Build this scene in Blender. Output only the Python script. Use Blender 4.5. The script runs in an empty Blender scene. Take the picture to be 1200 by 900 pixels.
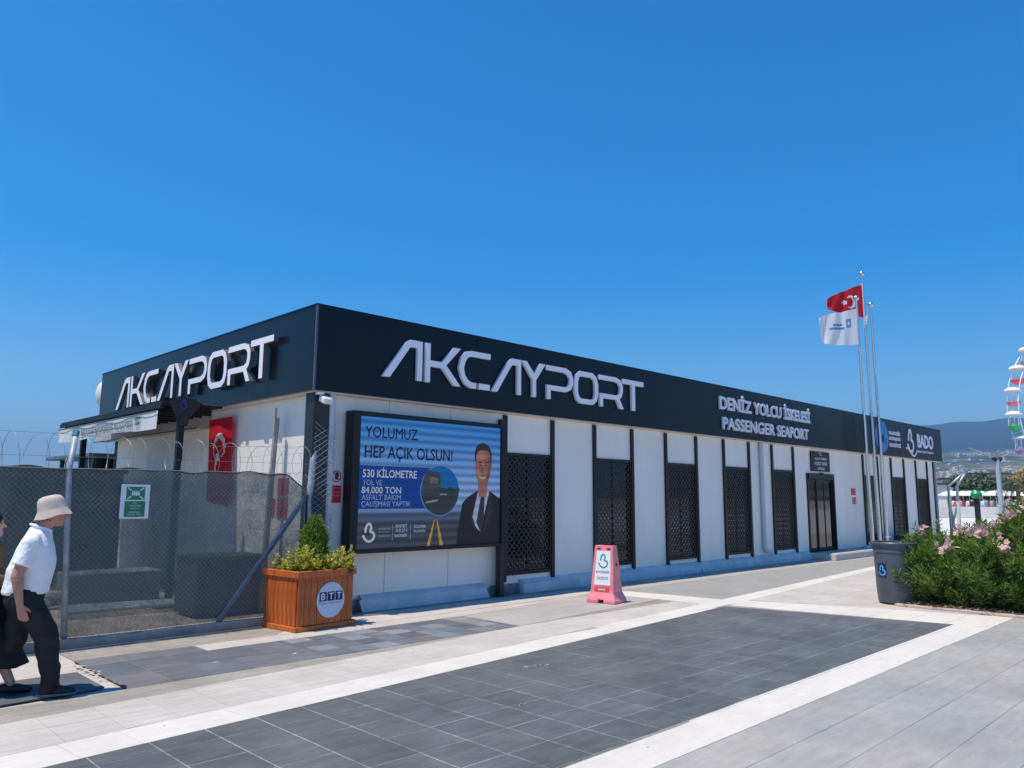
import bpy, math, random
import numpy as np
from mathutils import Vector, Matrix
from mathutils.geometry import tessellate_polygon
from math import radians, sin, cos, pi, atan2, hypot

S = bpy.context.scene
COL = S.collection
rnd = random.Random(7)

# ------------------------------------------------------------------ camera
F_PX, YAW, PITCH, ROLL = 898.42, 0.7802, 0.1464, 0.0069
CAMLOC = Vector((-5.347, -9.2327, 1.6))
fw = Vector((sin(YAW)*cos(PITCH), cos(YAW)*cos(PITCH), sin(PITCH)))
rt = Vector((cos(YAW), -sin(YAW), 0)); up = rt.cross(fw)
rt2 = cos(ROLL)*rt + sin(ROLL)*up; up2 = -sin(ROLL)*rt + cos(ROLL)*up
cam = bpy.data.cameras.new('camera'); camo = bpy.data.objects.new('camera', cam); COL.objects.link(camo)
cam.sensor_fit = 'HORIZONTAL'; cam.sensor_width = 36.0; cam.lens = 36.0*F_PX/1200.0
cam.clip_start = 0.05; cam.clip_end = 60000
camo.matrix_world = Matrix(((rt2.x, up2.x, -fw.x, CAMLOC.x), (rt2.y, up2.y, -fw.y, CAMLOC.y),
                            (rt2.z, up2.z, -fw.z, CAMLOC.z), (0, 0, 0, 1)))
S.camera = camo
S.render.resolution_x = 1024; S.render.resolution_y = 768
# ------------------------------------------------------------------ light
SUN = Vector((-0.34, 0.11, 1.0)).normalized()
w = bpy.data.worlds.new('World'); S.world = w; w.use_nodes = True
nt = w.node_tree; nt.nodes.clear()
sky = nt.nodes.new('ShaderNodeTexSky'); sky.sky_type = 'NISHITA'; sky.sun_disc = False
sky.sun_elevation = math.asin(SUN.z); sky.sun_rotation = atan2(SUN.x, SUN.y)
sky.altitude = 0; sky.air_density = 1.0; sky.dust_density = 0.05; sky.ozone_density = 3.0
hs = nt.nodes.new('ShaderNodeHueSaturation'); hs.inputs['Saturation'].default_value = 1.56; hs.inputs['Hue'].default_value = 0.5
bgn = nt.nodes.new('ShaderNodeBackground'); bgn.inputs['Strength'].default_value = 0.135
wo = nt.nodes.new('ShaderNodeOutputWorld')
nt.links.new(sky.outputs[0], hs.inputs['Color']); nt.links.new(hs.outputs[0], bgn.inputs['Color']); nt.links.new(bgn.outputs[0], wo.inputs['Surface'])
sl = bpy.data.lights.new('sun', 'SUN'); sl.energy = 4.35; sl.angle = radians(0.53); sl.color = (1.0, 0.885, 0.73)
so = bpy.data.objects.new('sun', sl); COL.objects.link(so); so.rotation_euler = SUN.to_track_quat('Z', 'Y').to_euler(); so.location = (0, 0, 50)
S.view_settings.view_transform = 'Standard'; S.view_settings.look = 'None'; S.view_settings.gamma = 1
S.view_settings.exposure = 0.35

# ------------------------------------------------------------------ helpers
class MB:
    def __init__(s): s.v = []; s.f = []; s.m = []; s.mi = 0
    def add(s, vs, fs):
        b = len(s.v); s.v += [tuple(v) for v in vs]; s.f += [tuple(b+i for i in f) for f in fs]; s.m += [s.mi]*len(fs); return s
    def box(s, x0, y0, z0, x1, y1, z1):
        return s.add([(x0,y0,z0),(x1,y0,z0),(x1,y1,z0),(x0,y1,z0),(x0,y0,z1),(x1,y0,z1),(x1,y1,z1),(x0,y1,z1)],
                     [(0,3,2,1),(4,5,6,7),(0,1,5,4),(1,2,6,5),(2,3,7,6),(3,0,4,7)])
    def bbox(s, x0, y0, z0, x1, y1, z1, c=0.01):   # box with chamfered edges
        vs = []; fs = []
        cx, cy, cz = (x0+x1)/2, (y0+y1)/2, (z0+z1)/2
        idx = {}
        for sx in (0,1):
            for sy in (0,1):
                for sz in (0,1):
                    X = (x0,x1)[sx]; Y = (y0,y1)[sy]; Z = (z0,z1)[sz]
                    dx = c*(1-2*sx); dy = c*(1-2*sy); dz = c*(1-2*sz)
                    for a, p in enumerate(((X, Y+dy, Z+dz), (X+dx, Y, Z+dz), (X+dx, Y+dy, Z))):
                        idx[(sx,sy,sz,a)] = len(vs); vs.append(p)
        I = lambda sx,sy,sz,a: idx[(sx,sy,sz,a)]
        for k in (0,1):
            fs.append([I(k,0,0,0),I(k,1,0,0),I(k,1,1,0),I(k,0,1,0)]); fs.append([I(0,k,0,1),I(1,k,0,1),I(1,k,1,1),I(0,k,1,1)]); fs.append([I(0,0,k,2),I(1,0,k,2),I(1,1,k,2),I(0,1,k,2)])
            for j in (0,1):
                fs.append([I(k,j,0,0),I(k,j,1,0),I(k,j,1,1),I(k,j,0,1)]); fs.append([I(k,0,j,0),I(k,1,j,0),I(k,1,j,2),I(k,0,j,2)]); fs.append([I(0,k,j,1),I(1,k,j,1),I(1,k,j,2),I(0,k,j,2)])
                for l in (0,1): fs.append([I(k,j,l,0),I(k,j,l,1),I(k,j,l,2)])
        ctr = Vector((cx,cy,cz)); out = []
        for f in fs:
            p = [Vector(vs[i]) for i in f]; n = (p[1]-p[0]).cross(p[2]-p[0])
            if n.dot(sum(p, Vector())/len(p)-ctr) < 0: f = f[::-1]
            out.append(f)
        return s.add(vs, out)
    def tube(s, p0, p1, r0, r1=None, n=10, caps=True):
        p0 = Vector(p0); p1 = Vector(p1); r1 = r0 if r1 is None else r1
        d = (p1-p0).normalized(); a = d.orthogonal().normalized(); b = d.cross(a)
        vs = [p0+(a*cos(2*pi*i/n)+b*sin(2*pi*i/n))*r0 for i in range(n)]+[p1+(a*cos(2*pi*i/n)+b*sin(2*pi*i/n))*r1 for i in range(n)]
        fs = [(i,(i+1)%n,n+(i+1)%n,n+i) for i in range(n)]
        if caps: fs += [tuple(range(n))[::-1], tuple(range(n,2*n))]
        return s.add(vs, fs)
    def path(s, pts, r, n=6, closed=False):
        pts = [Vector(p) for p in pts]; m = len(pts); vs = []; prev = None
        for i, p in enumerate(pts):
            if closed: d = pts[(i+1)%m]-pts[i-1]
            else: d = pts[min(i+1,m-1)]-pts[max(i-1,0)]
            d.normalize()
            a = (prev - d*prev.dot(d)).normalized() if prev else d.orthogonal().normalized()
            prev = a; b = d.cross(a); rr = r[i] if isinstance(r, (list,tuple)) else r
            vs += [p+(a*cos(2*pi*k/n)+b*sin(2*pi*k/n))*rr for k in range(n)]
        fs = []
        for i in range(m if closed else m-1):
            j = (i+1)%m
            fs += [(i*n+k, i*n+(k+1)%n, j*n+(k+1)%n, j*n+k) for k in range(n)]
        if not closed: fs += [tuple(range(n))[::-1], tuple((m-1)*n+k for k in range(n))]
        return s.add(vs, fs)
    def lathe(s, prof, c=(0,0,0), n=24, axis=None):
        vs = []; m = len(prof)
        for (r, z) in prof:
            vs += [(c[0]+r*cos(2*pi*k/n), c[1]+r*sin(2*pi*k/n), c[2]+z) for k in range(n)]
        fs = []
        for i in range(m-1):
            fs += [(i*n+k, i*n+(k+1)%n, (i+1)*n+(k+1)%n, (i+1)*n+k) for k in range(n)]
        if prof[0][0] > 1e-4: fs.append(tuple(range(n))[::-1])
        if prof[-1][0] > 1e-4: fs.append(tuple((m-1)*n+k for k in range(n)))
        return s.add(vs, fs)
    def ell(s, c, r, n=14, m=9, R=None):
        vs = []; c = Vector(c)
        for i in range(m+1):
            t = pi*i/m
            for k in range(n):
                a = 2*pi*k/n; q = Vector((r[0]*sin(t)*cos(a), r[1]*sin(t)*sin(a), r[2]*cos(t)))
                if R: q = R @ q
                vs.append(c+q)
        fs = [(i*n+k, (i+1)*n+k, (i+1)*n+(k+1)%n, i*n+(k+1)%n) for i in range(m) for k in range(n)]
        return s.add(vs, fs)
    def prism(s, loops, o, ux, uy, depth):
        """loops: list of 2D outlines (first outer, rest holes) in frame o + x*ux + y*uy, extruded by depth along ux x uy (front at o, back behind)."""
        o = Vector(o); ux = Vector(ux); uy = Vector(uy); nn = ux.cross(uy).normalized()
        l3 = [[Vector((p[0], p[1], 0)) for p in L] for L in loops]
        tris = tessellate_polygon(l3); flat = [p for L in l3 for p in L]
        fr = [o+ux*p.x+uy*p.y for p in flat]; bk = [p-nn*depth for p in fr]; N = len(flat)
        fs = []
        for t in tris:
            a, b, c = [flat[i] for i in t]
            if (b-a).cross(c-a).z < 0: t = t[::-1]
            fs.append(tuple(t)); fs.append(tuple(N+i for i in t[::-1]))
        k = 0
        for L in l3:
            m = len(L); ar = sum(L[i].x*L[(i+1)%m].y-L[(i+1)%m].x*L[i].y for i in range(m))
            for i in range(m):
                a, b = k+i, k+(i+1)%m
                fs.append((b, a, N+a, N+b) if (ar > 0) == (L is l3[0]) else (a, b, N+b, N+a))
            k += m
        return s.add(fr+bk, fs)
    def xf(s, M):
        s.v = [tuple(M @ Vector(v)) for v in s.v]; return s
    def build(s, name, mat=None, parent=None, smooth=False, **props):
        me = bpy.data.meshes.new(name); me.from_pydata(s.v, [], s.f)
        mats = mat if isinstance(mat, (list, tuple)) else [mat]
        for m in mats:
            if m: me.materials.append(m)
        if any(s.m): me.polygons.foreach_set('material_index', s.m)
        if smooth:
            me.polygons.foreach_set('use_smooth', [True]*len(me.polygons))
            if smooth != 'all': me.set_sharp_from_angle(angle=radians(40))
        me.update()
        return link(name, me, parent, **props)

def link(name, me, parent=None, **props):
    o = bpy.data.objects.new(name, me); COL.objects.link(o)
    if parent: o.parent = parent
    for k, v in props.items(): o[k] = v
    return o
def thing(name, label, cat, loc=(0,0,0), rz=0, group=None):
    o = bpy.data.objects.new(name, None); o.empty_display_size = 0.1; COL.objects.link(o)
    o.location = loc; o.rotation_euler = (0, 0, rz); o['label'] = label; o['category'] = cat
    if group: o['group'] = group
    return o
def tag(o, label, cat, group=None):
    o['label'] = label; o['category'] = cat
    if group: o['group'] = group
    return o
def copy_tree(o, parent=None):
    c = o.copy(); COL.objects.link(c); c.parent = parent
    for ch in [x for x in COL.objects if x.parent == o]: copy_tree(ch, c)
    return c
def catmull(P, k=6, closed=False):
    P = [Vector(p) for p in P]; n = len(P); out = []
    for i in range(n if closed else n-1):
        a = P[(i-1)%n] if closed or i > 0 else P[0]; b = P[i]; c = P[(i+1)%n]; d = P[(i+2)%n] if closed or i < n-2 else P[-1]
        for j in range(k):
            t = j/k
            out.append(0.5*((2*b)+(c-a)*t+(2*a-5*b+4*c-d)*t*t+(3*b-a-3*c+d)*t**3))
    if not closed: out.append(P[-1])
    return out
def ribbon(P, w):      # outline of a thick polyline
    P = [Vector((p[0], p[1])) for p in P]; L = []; R = []
    for i, p in enumerate(P):
        d = (P[min(i+1, len(P)-1)]-P[max(i-1, 0)]).normalized(); n = Vector((-d.y, d.x))*w/2
        L.append(p+n); R.append(p-n)
    return L+R[::-1]
def circle2(cx, cy, r, n=28, ry=None): return [(cx+r*cos(2*pi*k/n), cy+(ry or r)*sin(2*pi*k/n)) for k in range(n)]

# ------------------------------------------------------------------ materials
def N(nt, t, **kw):
    n = nt.nodes.new(t)
    for k, v in kw.items():
        if k in n.inputs.keys(): n.inputs[k].default_value = v
        else: setattr(n, k, v)
    return n
def mat(name, col, rough=0.6, metal=0.0, spec=0.5, var=0.0, vscale=3.0, var2=None, bump=0.0, bscale=60.0, rand=0.0, emit=None, estr=0, coat=0.0, stretch=None):
    m = bpy.data.materials.new(name); m.use_nodes = True; t = m.node_tree; L = t.links.new
    p = t.nodes['Principled BSDF']
    p.inputs['Roughness'].default_value = rough; p.inputs['Metallic'].default_value = metal
    p.inputs['Specular IOR Level'].default_value = spec; p.inputs['Coat Weight'].default_value = coat
    c4 = (*col, 1); tc = N(t, 'ShaderNodeTexCoord'); vec = tc.outputs['Object']
    if stretch:
        mp = N(t, 'ShaderNodeMapping'); mp.inputs['Scale'].default_value = stretch; L(vec, mp.inputs['Vector']); vec = mp.outputs[0]
    cur = None
    if var or var2:
        nz = N(t, 'ShaderNodeTexNoise', Scale=vscale, Detail=6.0, Roughness=0.62); L(vec, nz.inputs['Vector'])
        mr = N(t, 'ShaderNodeMapRange'); mr.inputs[1].default_value = 0.32; mr.inputs[2].default_value = 0.68; L(nz.outputs[0], mr.inputs[0])
        mx = N(t, 'ShaderNodeMix', data_type='RGBA'); L(mr.outputs[0], mx.inputs[0])
        a = tuple(max(0, c*(1-var)) for c in col); b = tuple(min(1, c*(1+var)) for c in col) if var2 is None else var2
        mx.inputs[6].default_value = (*a, 1); mx.inputs[7].default_value = (*b, 1); cur = mx.outputs[2]
    if rand:
        oi = N(t, 'ShaderNodeObjectInfo'); ge = N(t, 'ShaderNodeNewGeometry')
        ad = N(t, 'ShaderNodeMath', operation='ADD'); L(oi.outputs['Random'], ad.inputs[0]); L(ge.outputs['Random Per Island'], ad.inputs[1])
        fr = N(t, 'ShaderNodeMath', operation='FRACT'); L(ad.outputs[0], fr.inputs[0])
        r2 = N(t, 'ShaderNodeMapRange'); r2.inputs[3].default_value = 1-rand; r2.inputs[4].default_value = 1+rand; L(fr.outputs[0], r2.inputs[0])
        vm = N(t, 'ShaderNodeVectorMath', operation='SCALE')
        if cur: L(cur, vm.inputs[0])
        else: vm.inputs[0].default_value = col
        L(r2.outputs[0], vm.inputs['Scale']); cur = vm.outputs[0]
    if cur: L(cur, p.inputs['Base Color'])
    else: p.inputs['Base Color'].default_value = c4
    if bump:
        n2 = N(t, 'ShaderNodeTexNoise', Scale=bscale, Detail=5.0); L(vec, n2.inputs['Vector'])
        bp = N(t, 'ShaderNodeBump'); bp.inputs['Strength'].default_value = bump; bp.inputs['Distance'].default_value = 0.02
        L(n2.outputs[0], bp.inputs['Height']); L(bp.outputs[0], p.inputs['Normal'])
    if emit:
        p.inputs['Emission Color'].default_value = (*emit, 1); p.inputs['Emission Strength'].default_value = estr
    return m
def leafmat(name, c1, c2, trans=0.3, rough=0.45):
    m = bpy.data.materials.new(name); m.use_nodes = True; t = m.node_tree; L = t.links.new
    p = t.nodes['Principled BSDF']; p.inputs['Roughness'].default_value = rough
    ge = N(t, 'ShaderNodeNewGeometry'); mx = N(t, 'ShaderNodeMix', data_type='RGBA'); L(ge.outputs['Random Per Island'], mx.inputs[0])
    mx.inputs[6].default_value = (*c1, 1); mx.inputs[7].default_value = (*c2, 1); L(mx.outputs[2], p.inputs['Base Color'])
    tr = N(t, 'ShaderNodeBsdfTranslucent'); L(mx.outputs[2], tr.inputs['Color']); ms = N(t, 'ShaderNodeMixShader'); ms.inputs[0].default_value = trans
    L(p.outputs[0], ms.inputs[1]); L(tr.outputs[0], ms.inputs[2]); L(ms.outputs[0], t.nodes['Material Output'].inputs['Surface'])
    return m
def pavemat(name, col, var=0.12, rand=0.1, rough=0.75, lines=0.0, tint=None, bump=0.15):
    """stone paving: world coordinates, speckle, stains and a value per tile"""
    m = bpy.data.materials.new(name); m.use_nodes = True; t = m.node_tree; L = t.links.new
    p = t.nodes['Principled BSDF']; p.inputs['Roughness'].default_value = rough; p.inputs['Specular IOR Level'].default_value = 0.35
    ge = N(t, 'ShaderNodeNewGeometry'); pos = ge.outputs['Position']
    n1 = N(t, 'ShaderNodeTexNoise', Scale=1.3, Detail=8.0, Roughness=0.65); L(pos, n1.inputs['Vector'])
    n2 = N(t, 'ShaderNodeTexNoise', Scale=130.0, Detail=3.0); L(pos, n2.inputs['Vector'])
    n3 = N(t, 'ShaderNodeTexNoise', Scale=9.0, Detail=7.0, Roughness=0.7); mp = N(t, 'ShaderNodeMapping'); mp.inputs['Scale'].default_value = (0.35, 1.6, 1); L(pos, mp.inputs['Vector']); L(mp.outputs[0], n3.inputs['Vector'])
    oi = N(t, 'ShaderNodeObjectInfo'); ad = N(t, 'ShaderNodeMath', operation='ADD'); L(oi.outputs['Random'], ad.inputs[0]); L(ge.outputs['Random Per Island'], ad.inputs[1])
    fr = N(t, 'ShaderNodeMath', operation='FRACT'); L(ad.outputs[0], fr.inputs[0])
    def mr(src, lo, hi, a, b):
        q = N(t, 'ShaderNodeMapRange'); q.inputs[1].default_value = a; q.inputs[2].default_value = b; q.inputs[3].default_value = lo; q.inputs[4].default_value = hi; L(src, q.inputs[0]); return q.outputs[0]
    f1 = mr(n1.outputs[0], 1-var, 1+var, .3, .7); f2 = mr(n2.outputs[0], 1-var*1.3, 1+var*1.3, .25, .75); f3 = mr(n3.outputs[0], 1-var, 1+var, .3, .7); f4 = mr(fr.outputs[0], 1-rand, 1+rand, 0, 1)
    cur = f1
    for f in (f2, f3, f4):
        mu = N(t, 'ShaderNodeMath', operation='MULTIPLY'); L(cur, mu.inputs[0]); L(f, mu.inputs[1]); cur = mu.outputs[0]
    if lines:
        wv = N(t, 'ShaderNodeTexWave', Scale=14.0, Distortion=1.0); wv.bands_direction = 'Y'; L(pos, wv.inputs['Vector'])
        f5 = mr(wv.outputs[0], 1-lines, 1+lines*.5, 0, 1); mu = N(t, 'ShaderNodeMath', operation='MULTIPLY'); L(cur, mu.inputs[0]); L(f5, mu.inputs[1]); cur = mu.outputs[0]
    vm = N(t, 'ShaderNodeVectorMath', operation='SCALE'); L(cur, vm.inputs['Scale'])
    if tint:
        mx = N(t, 'ShaderNodeMix', data_type='RGBA'); mx.inputs[6].default_value = (*col, 1); mx.inputs[7].default_value = (*tint, 1)
        n4 = N(t, 'ShaderNodeTexNoise', Scale=0.9, Detail=4.0); L(pos, n4.inputs['Vector']); L(mr(n4.outputs[0], 0, 1, .4, .65), mx.inputs[0]); L(mx.outputs[2], vm.inputs[0])
    else: vm.inputs[0].default_value = col
    L(vm.outputs[0], p.inputs['Base Color'])
    bp = N(t, 'ShaderNodeBump'); bp.inputs['Strength'].default_value = bump; bp.inputs['Distance'].default_value = 0.01; L(n2.outputs[0], bp.inputs['Height']); L(bp.outputs[0], p.inputs['Normal'])
    return m

M = {}
M['clad'] = mat('charcoal cladding', (0.008, 0.012, 0.018), rough=0.24, spec=0.25, var=0.08, vscale=0.8)
M['clad_side'] = M['clad']
M['black'] = mat('black metal', (0.010, 0.010, 0.012), rough=0.5, spec=0.4, var=0.2, vscale=8)
M['black2'] = mat('weathered black metal', (0.022, 0.021, 0.023), rough=0.55, var=0.3, vscale=12)
M['glass'] = mat('dark glass', (0.004, 0.005, 0.006), rough=0.04, spec=0.7)
M['white_letter'] = mat('white letter face', (0.86, 0.87, 0.92), rough=0.4)
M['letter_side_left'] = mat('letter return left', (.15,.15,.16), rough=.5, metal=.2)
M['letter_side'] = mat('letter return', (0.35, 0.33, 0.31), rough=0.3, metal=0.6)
M['lettertxt'] = mat('pale letters', (0.74, 0.77, 0.84), rough=0.5)
M['white'] = mat('white paint', (0.78, 0.79, 0.78), rough=0.55, var=0.03)
M['pvc'] = mat('pvc pipe', (0.56, 0.60, 0.64), rough=0.45, var=0.05)
M['galv'] = mat('galvanised steel', (0.36, 0.40, 0.44), rough=0.38, metal=0.75, var=0.2, vscale=14)
M['galv_dull'] = mat('dull zinc steel', (0.34, 0.38, 0.42), rough=0.6, metal=0.3, var=0.22, vscale=9)
M['wire'] = mat('zinc wire', (0.28, 0.31, 0.32), rough=0.5, metal=0.15)
M['brace'] = mat('blue grey painted steel', (0.11, 0.15, 0.22), rough=0.5, metal=0.2, var=0.25, vscale=9)
M['steel'] = mat('stainless steel', (0.62, 0.62, 0.63), rough=0.25, metal=1.0)
M['conc'] = mat('concrete', (0.30, 0.29, 0.27), rough=0.9, var=0.25, vscale=5, bump=0.4, bscale=40)
M['rubble'] = mat('rough mortar', (0.22, 0.22, 0.21), rough=0.95, var=0.35, vscale=9, bump=1.0, bscale=25)
M['chip'] = mat('mortar chip', (0.48, 0.45, 0.40), rough=0.9)
M['red'] = mat('red print', (0.62, 0.02, 0.03), rough=0.5)
M['blue_logo'] = mat('blue logo', (0.03, 0.16, 0.55), rough=0.4)
M['navy'] = mat('navy print', (0.012, 0.02, 0.10), rough=0.5)
M['green'] = mat('green print', (0.01, 0.22, 0.09), rough=0.5)
M['print_black'] = mat('black print', (0.02, 0.02, 0.03), rough=0.6)
M['print_grey'] = mat('grey print', (0.16, 0.18, 0.22), rough=0.6)
M['print_white'] = mat('white print', (0.80, 0.82, 0.84), rough=0.5)

def wallmat():
    m = bpy.data.materials.new('insulated wall panel'); m.use_nodes = True; t = m.node_tree; L = t.links.new
    p = t.nodes['Principled BSDF']; p.inputs['Roughness'].default_value = 0.45
    ge = N(t, 'ShaderNodeNewGeometry'); pos = ge.outputs['Position']; sx = N(t, 'ShaderNodeSeparateXYZ'); L(pos, sx.inputs[0])
    # dirt splashed near the ground + faint streaks
    n1 = N(t, 'ShaderNodeTexNoise', Scale=2.2, Detail=8.0, Roughness=0.65); mp = N(t, 'ShaderNodeMapping'); mp.inputs['Scale'].default_value = (1.0, 1.0, 0.35); L(pos, mp.inputs[0]); L(mp.outputs[0], n1.inputs['Vector'])
    mr = N(t, 'ShaderNodeMapRange'); mr.inputs[1].default_value = 0.35; mr.inputs[2].default_value = 0.75; mr.inputs[3].default_value = 0.0; mr.inputs[4].default_value = 0.20; L(n1.outputs[0], mr.inputs[0])
    sp = N(t, 'ShaderNodeTexNoise', Scale=6.0, Detail=2.0); L(pos, sp.inputs['Vector'])
    m2 = N(t, 'ShaderNodeMapRange'); m2.inputs[1].default_value = 0.72; m2.inputs[2].default_value = 0.78; m2.inputs[3].default_value = 0.0; m2.inputs[4].default_value = 0.5; L(sp.outputs[0], m2.inputs[0])
    ad = N(t, 'ShaderNodeMath', operation='ADD'); L(mr.outputs[0], ad.inputs[0]); L(m2.outputs[0], ad.inputs[1])
    mx = N(t, 'ShaderNodeMix', data_type='RGBA'); mx.inputs[6].default_value = (0.90, 0.87, 0.80, 1); mx.inputs[7].default_value = (0.42, 0.41, 0.38, 1); L(ad.outputs[0], mx.inputs[0]); L(mx.outputs[2], p.inputs['Base Color'])
    # very fine horizontal ribs rolled in the sheet
    wv = N(t, 'ShaderNodeTexWave', Scale=1.15); wv.bands_direction = 'Z'; wv.wave_profile = 'SAW'; L(pos, wv.inputs['Vector'])
    rp = N(t, 'ShaderNodeMapRange'); rp.inputs[1].default_value = 0.0; rp.inputs[2].default_value = 0.05; L(wv.outputs[0], rp.inputs[0])
    bp = N(t, 'ShaderNodeBump'); bp.inputs['Strength'].default_value = 0.5; bp.inputs['Distance'].default_value = 0.004; L(rp.outputs[0], bp.inputs['Height']); L(bp.outputs[0], p.inputs['Normal'])
    return m
M['wall'] = wallmat()
M['plinth'] = mat('painted plinth', (0.60, 0.62, 0.64), rough=0.8, var=0.14, vscale=4, bump=0.3, bscale=30)

M['p_base'] = pavemat('mortar bed', (0.42, 0.41, 0.39), 0.1, 0)
M['p_light'] = pavemat('light paving', (0.49, 0.455, 0.42), 0.12, 0.035, lines=0.05)
M['p_band'] = pavemat('pale stone band', (0.62, 0.59, 0.54), 0.07, 0.03, bump=0.08)
M['p_dark'] = pavemat('dark basalt tile', (0.110, 0.116, 0.122), 0.22, 0.10, rough=0.55, tint=(0.115, 0.13, 0.128))
M['p_strip'] = pavemat('dark strip tile', (0.12, 0.14, 0.165), 0.22, 0.22, rough=0.6, tint=(0.15, 0.14, 0.15))
M['p_strip2'] = pavemat('pale strip sett', (0.19, 0.21, 0.235), 0.18, 0.3, rough=0.65, tint=(0.22, 0.20, 0.205))
M['p_grey'] = pavemat('grey stone tile', (0.30, 0.305, 0.30), 0.12, 0.05, tint=(0.36, 0.345, 0.32))
M['p_mid'] = pavemat('mid grey paving', (0.39, 0.372, 0.35), 0.07, 0.05, lines=0.06)
M['joint_dark'] = pavemat('pale cement joint', (0.31, 0.305, 0.29), 0.4, 0)
M['joint_light'] = pavemat('dull joint', (0.30, 0.28, 0.25), 0.2, 0)
M['joint_grey'] = pavemat('grey joint', (0.30, 0.30, 0.29), 0.1, 0)

# ------------------------------------------------------------------ ground, sea, hills
g = MB(); g.add([(-9000,-9000,-.06),(9000,-9000,-.06),(9000,9000,-.06),(-9000,9000,-.06)], [(0,1,2,3)])
g.build('ground', pavemat('sandy ground', (0.42, 0.39, 0.34), 0.15, 0), kind='structure')
yard = MB(); yard.add([(-12,0.02,-.03),(0.2,0.02,-.03),(0.2,13,-.03),(-12,13,-.03)], [(0,1,2,3)])
yard.build('yard_ground', mat('sandy yard', (0.34, 0.27, 0.19), rough=0.95, var2=(0.42,0.38,0.32), var=0.35, vscale=1.6, bump=0.8, bscale=12), kind='structure')
sea = MB(); sea.add([(-9000,13.5,-.045),(24,13.5,-.045),(600,300,-.045),(2200,9000,-.045),(-9000,9000,-.045)], [(0,1,2,3,4)])
sea.build('sea', mat('sea water', (0.012, 0.06, 0.12), rough=0.12, var=0.2, vscale=0.3, bump=0.4, bscale=1.2), kind='structure')
prom = MB(); prom.add([(26.5,-40,-.02),(150,-40,-.02),(150,22,-.02),(26.5,8,-.02)], [(0,1,2,3)])
prom.build('promenade', pavemat('pale concrete', (0.62, 0.61, 0.60), 0.08, 0), kind='structure')

def clip(poly, a, b, c):   # keep a*x+b*y<=c
    out = []; n = len(poly)
    for i in range(n):
        p, q = poly[i], poly[(i+1)%n]; fp = a*p[0]+b*p[1]-c; fq = a*q[0]+b*q[1]-c
        if fp <= 0: out.append(p)
        if fp*fq < 0:
            t = fp/(fp-fq); out.append((p[0]+(q[0]-p[0])*t, p[1]+(q[1]-p[1])*t))
    return out
def halfplanes(poly):
    hp = []; n = len(poly)
    for i in range(n):
        p, q = poly[i], poly[(i+1)%n]; a = q[1]-p[1]; b = -(q[0]-p[0]); hp.append((a, b, a*p[0]+b*p[1]))
    return hp
def slab(poly, h, jit, ztop=0.0):
    n = len(poly); b = MB(); e = 0.0022
    cx = sum(p[0] for p in poly)/n; cy = sum(p[1] for p in poly)/n
    def ins(p, d):
        l = hypot(p[0]-cx, p[1]-cy); s = max(0, 1-d/max(l, 1e-6)); return (cx+(p[0]-cx)*s, cy+(p[1]-cy)*s)
    vs = [(p[0], p[1], ztop-h) for p in poly]+[(p[0], p[1], ztop-0.0015) for p in poly]+[(*ins(p, e), ztop) for p in poly]
    fs = [(i,(i+1)%n,n+(i+1)%n,n+i) for i in range(n)]+[(n+i,n+(i+1)%n,2*n+(i+1)%n,2*n+i) for i in range(n)]+[tuple(range(2*n,3*n))]
    b.add([(v[0]-cx, v[1]-cy, v[2]) for v in vs], fs); return b, (cx, cy)
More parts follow.
